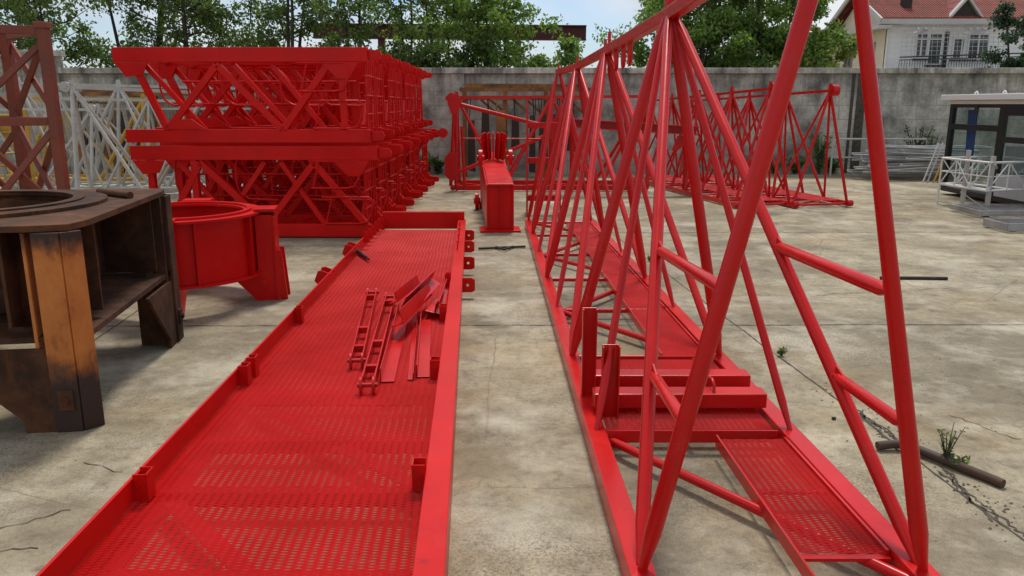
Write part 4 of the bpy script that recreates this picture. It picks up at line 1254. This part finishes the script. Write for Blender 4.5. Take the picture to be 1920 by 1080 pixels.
b = MB(); b.box((xa, .016, 1.54), (xa + .05, yb - .101, 1.598)); b.box((xa, ya + .101, 1.42), (xa + .05, -.116, 1.598)); b.build('head_rail', K, cb)
b = MB(); b.box((xa, ya + .101, .142), (xa + .05, -.116, .50)); b.build('door_panel', MAT['grey_fit'], cb)
for (y0_, y1_, z0_, z1_) in ((.018, yb - .103, 1.262, 1.538), (.018, yb - .103, .144, 1.158), (ya + .103, -.118, 1.092, 1.418), (ya + .103, -.118, .502, .998)):
    b = MB(); b.box((xa + .02, y0_, z0_), (xa + .028, y1_, z1_)); b.build('window_pane', MAT['glass'], cb)
b = MB(); b.box((xb - .03, ya + .11, .142), (xb, -.2, .6)); b.build('rear_panel', MAT['white'], cb)
b = MB(); b.box((xb - .02, ya + .11, .61), (xb - .012, yb - .11, 1.5)); b.build('window_pane', MAT['glass'], cb)
b = MB(); b.box((xa + .1, yb - .02, .142), (xb - .09, yb - .012, 1.5)); b.build('window_pane', MAT['glass'], cb)
# sun blind, seat and console inside
b = MB(); b.plate([(xa + .18, 1.22, 1.5), (xa + .18, .95, 1.5), (xa + .2, .95, .55), (xa + .2, 1.16, .5)], (1, 0, 0), .02); b.build('blind', MAT['blue'], cb)
b = MB(); b.plate([(xa + .18, -1.55, 1.3), (xa + .18, -1.25, 1.3), (xa + .2, -1.25, .3), (xa + .2, -1.55, .3)], (1, 0, 0), .02); b.build('blind', MAT['blue'], cb)
st_ = MB(); st_.box((-.2, -.3, .45), (.3, .25, .56)); st_.box((.22, -.3, .565), (.32, .25, 1.15)); st_.box((0, -.1, .142), (.15, .1, .447)); st_.build('seat', MAT['grey_fit'], cb, .03)
b = MB(); b.box((-.4, .5, .142), (.2, .8, .9)); b.build('console', MAT['grey_fit'], cb, .02)
b = MB(); b.tube((xa - .03, .62, 1.43), (xa - .03, .62, 1.56), .035, 10); b.build('latch', K, cb)

# white lattice platform guard in front of the cab
WH = MAT['white']
t = thing('safety_cage', 'white tubular guard frame with upright posts before the operator cab', 'cage', (7.4, 12.2, 0), world=True)
Lc, Nc, Rc = D(1760, 352, 13.0), D(1850, 358, 11.9), D(1960, 351, 12.2)
Bc = Lc + (Rc - Nc)
zl, zu = Nc.z, Nc.z + 0.42
def at_z(p, z): return V((p.x, p.y, z))
for (p, q, nm) in ((Lc, Nc, 1), (Nc, Rc, 1), (Rc, Bc, 1), (Bc, Lc, 1)):
    for z in (zl, zu):
        b = MB(); b.tube(at_z(p, z), at_z(q, z), .017, 10); b.build('rail', WH, t)
    for f in (.0, .33, .66):
        c = p + (q - p) * f
        b = MB(); b.tube(at_z(c, zl + .022), at_z(c, zu - .022), .011, 8); b.build('baluster', WH, t)
    for fa, fb in ((.02, .31), (.65, .34), (.67, .98)):
        b = MB(); b.tube(at_z(p + (q - p) * fa, zl + .02), at_z(p + (q - p) * fb, zu - .02), .010, 8); b.build('diagonal', WH, t)
    b = MB(); b.tube(at_z(p + (q - p) * .02, zl + .21), at_z(p + (q - p) * .98, zl + .21), .009, 8); b.build('mid_rail', WH, t)
for f in (.12, .45, .8):
    b = MB(); b.tube(at_z(Lc + (Bc - Lc) * f, zl), at_z(Nc + (Rc - Nc) * f, zl), .015, 8); b.build('cross_tube', WH, t)
for f, zz in ((.5, .78), (1.0, .72)):
    c = Lc + (Nc - Lc) * f + V((.06, .04, 0))
    b = MB(); b.bar(at_z(c, 0.0), at_z(c, zz + .12), .05, .06, up=(0, 1, 0)); b.tube(at_z(c, zz) + V((0, -.06, 0)), at_z(c, zz) + V((0.1, .06, -.06)), .02, 8); b.build('upright_post', MAT['white_steel'], t)
for (p) in (Lc, Rc, Bc):
    b = MB(); b.tube(at_z(p, 0), at_z(p, zl - .022), .018, 8); b.build('foot', WH, t)

GV = MAT['galv']
def grating(label, x0, x1, Y, dep, z0, hh):
    t = thing('floor_grating', label, 'grating', ((x0 + x1) / 2, Y, 0), world=True, group='galvanised gratings')
    b = MB(); b.box((x0, Y, z0), (x1, Y + .02, z0 + hh)); b.box((x0, Y + dep - .02, z0), (x1, Y + dep, z0 + hh)); b.box((x0 - .02, Y, z0), (x0 - .002, Y + dep, z0 + hh)); b.build('edge_frame', GV, t)
    b = MB()
    n = int((x1 - x0) / .045)
    for k in range(n): 
        x = x0 + (x1 - x0) * (k + .5) / n
        b.box((x - .003, Y + .022, z0 + .02), (x + .003, Y + dep - .022, z0 + hh - .004))
    b.build('grille', GV, t)
    b = MB(); b.box((x0 + .002, Y - .006, z0 + .02), (x1, Y - .002, z0 + hh - .01)); b.build('toe_plate', GV, t)
    for x in (x0 + .1, x1 - .2):
        b = MB(); b.box((x, Y + .1, 0), (x + .08, Y + dep - .1, z0 - .002)); b.build('bearer', MAT['dark_steel'], t)
grating('galvanised grating panel under the white guard frame', 6.75, 8.9, 11.3, .8, .03, .075)
grating('galvanised grating piece lying alone at the right edge of the yard', 6.3, 7.6, 9.95, .5, .02, .10)
b = MB(); b.bar(V((6.55, 11.55, .35)), V((7.0, 11.33, .02)), .05, .012); single(b, 'flat_bar', GV, 'galvanised flat bar leaning on the grating before the cab', 'flat bar', (6.8, 11.45, 0))

# scaffold rails heaped by the wall
rr = random.Random(21)
hgroup = 'galvanised guard rails heaped by the wall'
lay = ['at the bottom', 'low down', 'in the middle', 'near the top', 'highest']
nb = 24
for k in range(nb):
    z = .10 + .62 * k / nb
    x0 = 7.35 + rr.uniform(0, .5) + .15 * (k / nb); L = rr.uniform(1.9, 2.5)
    y = 17.3 + rr.uniform(-.35, .35)
    dz = rr.uniform(-.10, .12)
    b = MB()
    p, q = V((x0, y, z)), V((x0 + L, y + rr.uniform(-.2, .2), z + dz))
    if k % 3 == 0:
        b.bar(p, q, .06, .04)
    else:
        b.tube(p, q, .021, 8)
        b.tube(p + V((0.06, .26, .02)), q + V((-.06, .26, .02)), .021, 8)
        for f in (.0, .35, .7, 1.0): 
            c = p + (q - p) * f
            b.tube(c, c + V((.06 - .12 * f, .26, .02)), .014, 6)
    single(b, 'guard_rail', GV, ('flat galvanised rail' if k % 3 == 0 else 'tubular galvanised rail') + ' lying %s in the heap by the wall' % lay[int(5 * k / nb)], 'rail', (x0, y, 0), hgroup)
t = thing('crowd_barrier', 'pale tubular railing panel standing against the wall left of the rail heap', 'railing', (7.25, 18.1, 0))
b = MB(); b.path([(0, 0, 0), (0, 0, .72), (.03, 0, .8), (.1, 0, .83), (2.1, 0, .83), (2.1, 0, 0)], .024, 8); b.build('frame_tube', MAT['white_steel'], t)
b = MB(); b.tube((.02, 0, .42), (2.08, 0, .42), .02, 8); b.build('mid_rail', MAT['white_steel'], t)
for x in (.75, 1.4):
    b = MB(); b.tube((x, 0, .44), (x, 0, .81), .015, 8); b.build('baluster', MAT['white_steel'], t)
for (dx, mm_, lb) in ((0, MAT['galv'], 'grey ladder leaning on the rail heap left of the cab'), (.22, MAT['yellow'], 'yellowish ladder leaning on the rail heap next to the grey one')):
    t = thing('leaning_ladder', lb, 'ladder', (8.55 + dx, 16.5, 0))
    m_ = MAT['white_steel'] if dx == 0 else MAT['yellow']
    for k in (0, 1):
        b = MB(); b.tube((k * .09, 0, 0), (.42 + k * .09, .35, .80), .018, 8); b.build('stile', m_, t)
    for f in (.2, .45, .7, .95):
        b = MB(); b.tube((.42 * f, .35 * f, .8 * f), (.42 * f + .09, .35 * f, .8 * f), .012, 6); b.build('rung', m_, t)
for k, (dx, a_) in enumerate(((0.55, .25), (.75, .3))):
    b = MB(); b.bar((8.55 + dx, 16.3, 0.02), (8.8 + dx + a_, 16.7, .42), .05, .04, up=(0, 1, 0))
    single(b, 'scaffold_leg', MAT['white_steel'], ('left' if k == 0 else 'right') + ' one of two short pale legs propped beside the cab glass', 'leg', (8.55 + dx, 16.3, 0))

# ------------------------------------------------------------------ rods on the ground
def rod(name, p, q, r_, m, label, extra=None):
    p, q = V(p), V(q)
    b = MB(); n = 7
    rg = random.Random(int(abs(p.x * 100)))
    pts = [p + (q - p) * (i / n) + V((0, rg.uniform(-.006, .006), 0)) for i in range(n + 1)]
    b.path(pts, r_, 10)
    if extra: b.path(extra, r_, 10)
    single(b, name, m, label, 'bar', tuple((p + q) / 2))
rod('steel_rod', G(1650, 521, .015), G(1776, 522, .015), .016, MAT['dark_steel'], 'dark straight steel rod lying alone on the right of the yard')
RB = paint('brown_rusted_bar', (0.075, 0.042, 0.025), .7, .5)
rod('bent_bar', G(1695, 832, .03), G(1880, 907, .02), .021, RB, 'brown rusted bent bar lying by the weed', [G(1645, 836, .025), G(1672, 833, .03), G(1698, 833, .032)])
rod('steel_rod', G(897, 466, .02), G(985, 462, .02), .014, MAT['dark_steel'], 'dark rod between the walkway and the nearest jib', [G(930, 463, .02), G(945, 468, .03), G(962, 462, .02)])

p = G(1563, 787, .0)
b = MB(); b.tube(p + V((-.008, 0, .008)), p + V((.008, .002, .008)), .008, 12); b.tube(p + V((.0085, .002, .008)), p + V((.013, .003, .008)), .004, 8)
single(b, 'rubber_plug', MAT['black'], 'tiny black plug lying alone on the concrete right of the nearest jib', 'plug', tuple(p))

# ------------------------------------------------------------------ plants
def leaf_faces(rr, c, d, l, w_):
    """one pointed leaf as two triangles"""
    d = d.normalized()
    a = d.cross(V((rr.uniform(-1, 1), rr.uniform(-1, 1), rr.uniform(-.3, 1)))).normalized()
    return [c, c + d * l * .5 + a * w_, c + d * l, c + d * l * .5 - a * w_], [(0, 1, 2, 3)]
def weed(label, loc, hgt, n, seed, lm='leaf_dark', spread=.5, leaf=.05, group=None):
    rr = random.Random(seed)
    t = thing('weed', label, 'weed', loc, 0, group)
    b = MB(); lf = MB()
    for k in range(n):
        a = rr.uniform(0, 2 * PI); sp = rr.uniform(.1, spread)
        hk = hgt * rr.uniform(.55, 1)
        pts = []
        for i in range(6):
            f = i / 5
            pts.append(V((math.cos(a) * sp * hk * f ** 1.4, math.sin(a) * sp * hk * f ** 1.4, hk * f)))
        b.path(pts, .004, 5, [.004 * hgt / .2 * (1 - .7 * i / 5) for i in range(6)])
        for i in range(14):
            f = rr.uniform(.1, 1)
            j = min(4, int(f * 5)); c = pts[j] + (pts[j + 1] - pts[j]) * (f * 5 - j)
            lf.add(*leaf_faces(rr, c, V((rr.uniform(-1, 1), rr.uniform(-1, 1), rr.uniform(-.1, .9))), leaf * rr.uniform(.5, 1.2), leaf * .17))
    b.build('stem', MAT['bark'], t); lf.build('leaves', MAT[lm], t)
weed('leggy seeding weed growing from the cracked joint by the bent bar', tuple(G(1772, 872)), .21, 11, 1, 'leaf_dark', .42, .022)
weed('low leafy weed at the foot of the seeding weed', tuple(G(1790, 880)), .06, 12, 2, 'leaf_dark', 1.2, .03)
weed('tiny green weed in the straight paving joint', tuple(G(1465, 668)), .05, 6, 3, 'leaf_dark', .9, .03)
weed('tiny dark weed by the near jib chord', tuple(G(1222, 490)), .05, 6, 13, 'leaf_dark', 1, .05)
wb = [(800, .5, 'bushy weed at the wall foot right of the red stack', .8), (822, .38, 'low weed at the wall foot left of the knobbed jib end', .9), (1300, .35, 'weed at the wall foot behind the red jib lattice', .9), (1405, .42, 'weed at the wall foot behind the left of two paired jibs', .8), (1450, .35, 'low weed between the two paired jib ends', .9), (1490, .40, 'thick weed at the wall foot behind the rightmost jib', .9), (1535, .95, 'tall stalky weed at the wall between the rightmost jib and the railing', .3), (1560, .4, 'weed at the foot of the railing panel', .9), (1690, .55, 'dark weed by the railing panel behind the rail heap', .5), (1715, 1.15, 'tall bushy weed rising behind the rail heap', .35), (1735, .9, 'weed stalks behind the rail heap toward the cab', .35)]
for k, (px, hg, lb, sp) in enumerate(wb):
    p = D(px, 325, 18.6 if px < 1690 else 18.4)
    weed(lb, (p.x, p.y, 0), hg, 18, 30 + k, 'leaf_dark' if k % 2 else 'leaf_mid', sp, .13, 'weeds along the wall foot')

# ------------------------------------------------------------------ trees behind the wall
def tree(name, label, loc, hgt, crown_r, base_h, seed, lm, nleaf=6000, leaf=.10, stems=1, trunk_r=.09, gap=.5, nclump=46, droop=0.0, group='trees behind the boundary wall'):
    rr = random.Random(seed)
    nr = np.random.default_rng(seed)
    t = thing(name, label, 'tree', loc, 0, group)
    tb = MB(); clumps = []
    for s in range(stems):
        a0 = rr.uniform(0, 2 * PI); lean = rr.uniform(.02, .10) if stems == 1 else rr.uniform(.06, .20)
        x = y = 0.0
        pts = []; nseg = 9; hs = hgt * rr.uniform(.82, 1.0)
        if stems > 1: x, y = math.cos(a0) * .12, math.sin(a0) * .12
        for i in range(nseg + 1):
            pts.append(V((x, y, hs * i / nseg)))
            x += (math.cos(a0) * lean + rr.uniform(-.05, .05)) * hs / nseg
            y += (math.sin(a0) * lean + rr.uniform(-.05, .05)) * hs / nseg
        tr = trunk_r * (1 if stems == 1 else .7)
        tb.path(pts, tr, 7, [max(.012, tr * (1 - .88 * i / nseg)) for i in range(nseg + 1)])
        for k in range(int(nclump / stems)):
            f = rr.uniform(base_h / hs, .98)
            j = min(nseg - 1, int(f * nseg)); c = pts[j] + (pts[j + 1] - pts[j]) * (f * nseg - j)
            a = rr.uniform(0, 2 * PI)
            prof = math.sin(min(1, (f - base_h / hs) / (1 - base_h / hs) * .85 + .22) * PI) ** .7
            ln = crown_r * prof * rr.uniform(.45, 1.1)
            e = c + V((math.cos(a) * ln, math.sin(a) * ln, ln * rr.uniform(.1, .75)))
            mid = c.lerp(e, .5) + V((0, 0, -ln * .08))
            tb.path([c, mid, e], .02, 5, [max(.010, tr * .34 * (1 - f * .6)), max(.007, tr * .2), .005])
            clumps.append((e, rr.uniform(.28, .62) * crown_r * .62))
            clumps.append((mid, rr.uniform(.2, .4) * crown_r * .55))
            for q in range(2):
                e2 = mid.lerp(e, rr.uniform(0, .8)) + V((rr.uniform(-.5, .5), rr.uniform(-.5, .5), rr.uniform(-.1, .5))) * crown_r * .5
                tb.path([mid.lerp(e, .2), e2], .006, 4, [.008, .004])
                clumps.append((e2, rr.uniform(.18, .4) * crown_r * .5))
    tb.build('trunk', MAT['bark'], t)
    # leaves: clumped round twig ends with open gaps between
    cs = np.array([list(c) for c, r in clumps]); rs = np.array([r for c, r in clumps])
    wgt = rs ** 1.6 * nr.uniform(.2, 1.6, len(rs)); wgt /= wgt.sum()
    ix = nr.choice(len(rs), nleaf, p=wgt)
    dirs = nr.normal(size=(nleaf, 3)); dirs /= np.linalg.norm(dirs, axis=1)[:, None]
    rad = rs[ix] * nr.uniform(0, 1, nleaf) ** .55
    ce = cs[ix] + dirs * rad[:, None] * np.array([1, 1, .75])
    ce[:, 2] -= droop * nr.uniform(0, 1, nleaf) * rs[ix]
    d = nr.normal(size=(nleaf, 3)); d[:, 2] -= .4 + droop; d /= np.linalg.norm(d, axis=1)[:, None]
    u = nr.normal(size=(nleaf, 3)); a = np.cross(d, u); a /= np.linalg.norm(a, axis=1)[:, None] + 1e-9
    l = leaf * nr.uniform(.6, 1.3, nleaf)[:, None]
    wv = l * .30
    vs = np.stack([ce, ce + d * l * .5 + a * wv, ce + d * l, ce + d * l * .5 - a * wv], 1).reshape(-1, 3)
    me = bpy.data.meshes.new('crown')
    fs = np.arange(nleaf * 4).reshape(-1, 4)
    me.from_pydata(vs.tolist(), [], fs.tolist())
    me.materials.append(MAT[lm])
    o = bpy.data.objects.new('crown', me); C.objects.link(o); o.parent = t
    return t
def tx(px, Y): return D(px, 110, Y).x
T = [
 ('slender_tree', 'slender dark tree at the left edge above the tall wall', 25, 22.5, 6.8, 1.5, 2.2, 'leaf_dark', 9000, 1, .09),
 ('slender_tree', 'two stemmed dark tree rising over the step in the wall', 118, 21.5, 6.5, 1.4, 2.2, 'leaf_dark', 8000, 2, .09),
 ('slender_tree', 'many stemmed dark tree left of the lone thin trunk', 265, 22.0, 7.0, 1.6, 2.1, 'leaf_dark', 11000, 4, .12),
 ('slender_tree', 'lone thin dark trunk with sparse crown above the red stack', 341, 21.0, 6.8, 1.1, 3.0, 'leaf_dark', 4200, 1, .10),
 ('small_tree', 'sparse small tree with open sky around it above the red stack', 425, 22.5, 5.6, 1.3, 2.2, 'leaf_dark', 6000, 2, .05),
 ('slender_tree', 'dark three stemmed tree just left of the maroon beam end', 530, 21.5, 7.0, 1.15, 2.2, 'leaf_dark', 7000, 3, .11),
 ('leafy_tree', 'green tree in front of the left part of the maroon beam', 672, 22.0, 6.8, 1.15, 2.2, 'leaf_dark', 6000, 3, .10),
 ('leafy_tree', 'green leafy tree before the middle of the maroon beam', 765, 21.5, 6.5, 1.35, 2.1, 'leaf_mid', 8500, 2, .08),
 ('leafy_tree', 'bright green leafy tree right of the middle of the maroon beam', 860, 21.5, 6.6, 1.5, 2.0, 'leaf_mid', 9000, 3, .08),
 ('leafy_tree', 'rounded green tree before the right part of the maroon beam', 952, 21.2, 5.8, 1.15, 2.0, 'leaf_mid', 8000, 2, .07),
 ('shrub', 'low green shrub showing over the coping under the beam end', 1040, 20.8, 3.25, .8, 1.6, 'leaf_mid', 3600, 3, .05),
 ('shrub', 'low green shrub over the coping between two leafy trees', 905, 20.6, 3.2, .8, 1.6, 'leaf_dark', 3200, 3, .05),
 ('shrub', 'low dark shrub over the coping behind the far end of the red stack', 800, 20.6, 3.2, .9, 1.6, 'leaf_dark', 3400, 3, .05),
 ('spreading_tree', 'big spreading green tree left behind the jib apex', 1235, 22.0, 6.2, 1.6, 1.3, 'leaf_mid', 17000, 3, .12),
 ('spreading_tree', 'dense tall green tree behind the jib apex and the leaning tubes', 1345, 22.8, 7.2, 2.0, 1.2, 'leaf_mid', 24000, 3, .14),
 ('spreading_tree', 'dense green tree between the two big leaning jib tubes', 1455, 22.0, 5.4, 1.3, 1.2, 'leaf_mid', 18000, 3, .12),
 ('spreading_tree', 'green tree right behind the apex of the nearest jib between two larger ones', 1292, 21.4, 4.8, 1.2, 1.2, 'leaf_mid', 14000, 3, .08),
 ('willow_tree', 'pale yellowish green willow beside the house gable', 1532, 23.5, 4.2, .72, 1.8, 'leaf_light', 6500, 3, .07),
 ('conifer_tree', 'dark bluish green tree covering the right end of the house', 1928, 24.0, 4.6, .8, 1.7, 'leaf_blue', 9000, 2, .10),
]
for k, (nm, lb, px, Y, hg, cr_, bh, lm, nl, st, tr) in enumerate(T):
    tree(nm, lb, (tx(px, Y), Y, 0), hg, cr_, bh, 100 + k, lm, nl, .105 if nm != 'willow_tree' else .12, st, tr, droop=.8 if nm == 'willow_tree' else 0)

# ------------------------------------------------------------------ maroon gantry beam behind the trees
p, q = D(587, 58, 27), D(1099, 62, 27)
t = thing('gantry_beam', 'long dark maroon gantry beam raised above the wall behind the trees', 'gantry', ((p.x + q.x) / 2, 27, 0), world=True)
b = MB(); b.bar(p, q, .04, .42); b.bar(p + V((0, 0, .22)), q + V((0, 0, .22)), .3, .03); b.bar(p - V((0, 0, .22)), q - V((0, 0, .22)), .3, .03); b.build('girder', MAT['maroon'], t)
for f in (.25, .75):
    c = p + (q - p) * f
    b = MB(); b.bar(V((c.x, 27, 0)), V((c.x, 27, c.z - .24)), .22, .22, up=(0, 1, 0)); b.build('column', MAT['maroon'], t)

# ------------------------------------------------------------------ the house
HX, HY = 18.1, 40.0
ho = thing('house', 'cream and white tiled house with red tile roof beyond the wall', 'house', (HX, HY, 0))
EZ = 5.45
b = MB(); b.box((0, 0, 0), (9.5, 6, EZ)); 
b.f = [b.f[i] for i in (0, 1, 3, 4, 5)]; b.sm = b.sm[:5]; b.build('side_wall', MAT['cream'], ho)
b = MB(); b.box((.14, -.05, 0), (9.5, -.002, EZ - .002)); b.build('front_wall', MAT['tile_wall'], ho)
b = MB(); b.add([(-.001, 0, EZ), (-.001, 6, EZ), (-.001, 3, 7.15), (.2, 0, EZ), (.2, 6, EZ), (.2, 3, 7.15)], [(0, 2, 1), (3, 4, 5), (0, 3, 5, 2), (1, 2, 5, 4)]); b.build('gable', MAT['cream'], ho)
# tiled roof: ribs across the slope
def roof_side(y_e, y_r, z_e, z_r):
    m_ = MB(); nxx = 160; nyy = 26
    vs = []; fs = []
    for j in range(nyy + 1):
        f = j / nyy
        for i in range(nxx + 1):
            x = -.5 + 10.4 * i / nxx
            zz = z_e + (z_r - z_e) * f + .035 * abs(math.sin(i * PI / 2)) 
            vs.append((x, y_e + (y_r - y_e) * f, zz)); 
    rows = []
    for j in range(nyy):
        o = len(m_.v)
        v0 = vs[j * (nxx + 1):(j + 1) * (nxx + 1)]; v1 = vs[(j + 1) * (nxx + 1):(j + 2) * (nxx + 1)]
        m_.add([(x, y, z + .035) for x, y, z in v0] + [(x, y, z) for x, y, z in v1] + [(x, y, z) for x, y, z in v0],
               [(i, i + 1, nxx + 2 + i, nxx + 1 + i) for i in range(nxx)] + [(2 * nxx + 2 + i, 2 * nxx + 3 + i, i + 1, i) for i in range(nxx)])
    return m_
rf = roof_side(-.55, 3, EZ + .12, 7.22).build('roof', MAT['roof'], ho)
roof_side(6.55, 3, EZ + .12, 7.22).build('roof', MAT['roof'], ho)
b = MB(); b.tube((-.5, 3, 7.25), (9.9, 3, 7.25), .09, 8); b.build('ridge', MAT['roof'], rf)
b = MB(); b.box((-.55, -.62, EZ - .14), (9.9, -.05, EZ + .10)); b.build('eave_fascia', MAT['trim'], ho)
b = MB(); b.bar((-.55, -.6, EZ + .02), (-.55, 3, 7.18), .10, .22); b.bar((-.55, 6.6, EZ + .02), (-.55, 3.05, 7.18), .10, .22); b.build('rake_board', MAT['trim'], ho)
b = MB(); b.box((-.7, -.62, EZ - .35), (-.002, 6.6, EZ - .18)); b.build('side_eave', MAT['trim'], ho)
b = MB(); b.box((1.0, .6, 5.9), (1.4, 1.0, 6.75)); b.build('chimney', MAT['dark_steel'], rf)
# dormer gable
b = MB(); dx = 3.55
b.add([(dx - .62, -.35, EZ + .16), (dx + .62, -.35, EZ + .16), (dx, -.35, EZ + .95)], [(0, 1, 2)])
dm = b.build('dormer', MAT['dark_steel'], rf)
b = MB(); b.bar((dx - .85, -.3, EZ + .08), (dx, -.3, EZ + 1.10), .35, .10, up=(0, 0, 1)); b.bar((dx + .85, -.3, EZ + .08), (dx, -.3, EZ + 1.10), .35, .10); b.build('dormer_trim', MAT['trim'], dm)
b = MB(); b.add([(dx - .8, -.1, EZ + .2), (dx, -.1, EZ + 1.15), (dx, 2.4, EZ + 1.15), (dx - .8, .4, EZ + .2), (dx + .8, -.1, EZ + .2), (dx + .8, .4, EZ + .2)], [(0, 1, 2, 3), (1, 4, 5, 2)]); b.build('dormer_roof', MAT['roof'], dm)
b = MB(); b.tube((.05, -.12, 2), (.05, -.12, EZ - .16), .06, 10); b.build('downpipe', MAT['white'], ho)
def window(x0, x1, z0, z1, mull, trans=None, side=False):
    y = -.05
    f = MB()
    def bx(a0, a1, c0, c1, dd=.06):
        if side: f.box((-.06, a0, c0), (-.003, a1, c1))
        else: f.box((a0, y - dd, c0), (a1, y - .003, c1))
    bx(x0, x0 + .07, z0, z1); bx(x1 - .07, x1, z0, z1); bx(x0 + .071, x1 - .071, z1 - .07, z1); bx(x0 + .071, x1 - .071, z0, z0 + .07)
    for mx_ in mull: bx(mx_ - .03, mx_ + .03, z0 + .071, z1 - .071)
    fr = f.build('window', MAT['white'] if not side else MAT['grey_trim'], ho)
    f = MB()
    if side: f.box((-.03, x0 + .071, z0 + .071), (-.003, x1 - .071, z1 - .071))
    else: f.box((x0 + .071, y - .02, z0 + .071), (x1 - .071, y - .0035, z1 - .071))
    f.build('pane', MAT['pane'], fr)
    if trans:
        f = MB(); f.box((x0 - .02, y - .08, trans), (x1 + .02, y - .062, trans + .06)); f.build('transom', MAT['white'], fr)
    f = MB()
    if side: f.box((-.12, x0 - .05, z0 - .08), (-.003, x1 + .05, z0 - .002))
    else: f.box((x0 - .05, y - .14, z0 - .08), (x1 + .05, y - .003, z0 - .002))
    f.build('sill', MAT['dark_steel'] if not side else MAT['grey_trim'], fr)
window(1.45, 2.05, 3.75, 4.95, (1.72,), 4.62)
window(2.05 + .01, 2.75, 3.45, 4.95, (), 4.62)
window(3.25, 3.85, 3.72, 4.72, (3.7,))
window(3.98, 5.0, 3.72, 4.92, (4.5,), 4.6)
window(1.0, 1.9, 3.45, 4.6, (1.45,), None, True)
window(3.6, 4.6, 3.45, 4.6, (4.1,), None, True)
b = MB(); b.box((2.85, -.16, 2.6), (3.0, -.053, 5.0)); b.build('drain_box', MAT['black'], ho)
# balcony slab and railing
b = MB(); b.box((.2, -1.3, 3.02), (6.5, -.053, 3.16)); b.build('balcony_slab', MAT['trim'], ho)
ra = MB()
ra.tube((.2, -1.25, 3.75), (6.5, -1.25, 3.95), .03, 8); ra.tube((.2, -1.25, 3.62), (6.5, -1.25, 3.8), .02, 8)
for k in range(52):
    x = .2 + 6.3 * k / 51
    ra.tube((x, -1.25, 3.16), (x, -1.25, 3.62 + .18 * k / 51), .013, 6)
ra.build('balcony_railing', MAT['black'], ho)
# wire net of the pergola
ne = MB()
for k in range(22):
    x = .3 + k * .24; ne.tube((x, -1.2, 3.3), (x, -1.0, EZ - .2), .010, 5)
for k in range(10):
    z = 3.45 + k * .2; ne.tube((.3, -1.19 + .02 * k, z), (5.4, -1.19 + .02 * k, z), .010, 5)
ne.build('wire_net', MAT['grey_fit'], ho)
for (xa_, xb_) in ((.6, 1.8), (3.0, 4.6)):
    b = MB(); b.bar((xa_, -1.5, 4.78), (xb_, -.3, 5.05), .08, .12)
    for k in range(3): b.bar((xa_ + .3 + k * .35, -1.4, 5.0), (xa_ + .6 + k * .35, -.6, 5.12), .05, .06)
    b.build('pergola_beam', MAT['grey_fit'], ho)
# neighbouring low grey roof left of the house
nh = thing('outbuilding', 'low cream outbuilding with grey eave left of the house, half hidden by the willow', 'house', (17.0, 47.2, 0))
b = MB(); b.box((-1.5, 0, 0), (1.6, 4, 5.2)); b.build('wall', MAT['cream'], nh)
b = MB(); b.box((-1.9, -.4, 5.202), (2.0, 4.4, 5.5)); b.build('roof', MAT['grey_trim'], nh)
b = MB(); b.box((-.2, -.05, 3.9), (.8, -.003, 4.7)); b.build('window', MAT['pane'], nh)

# drop the helper property
for o in C.objects:
    if '_base' in o: del o['_base']
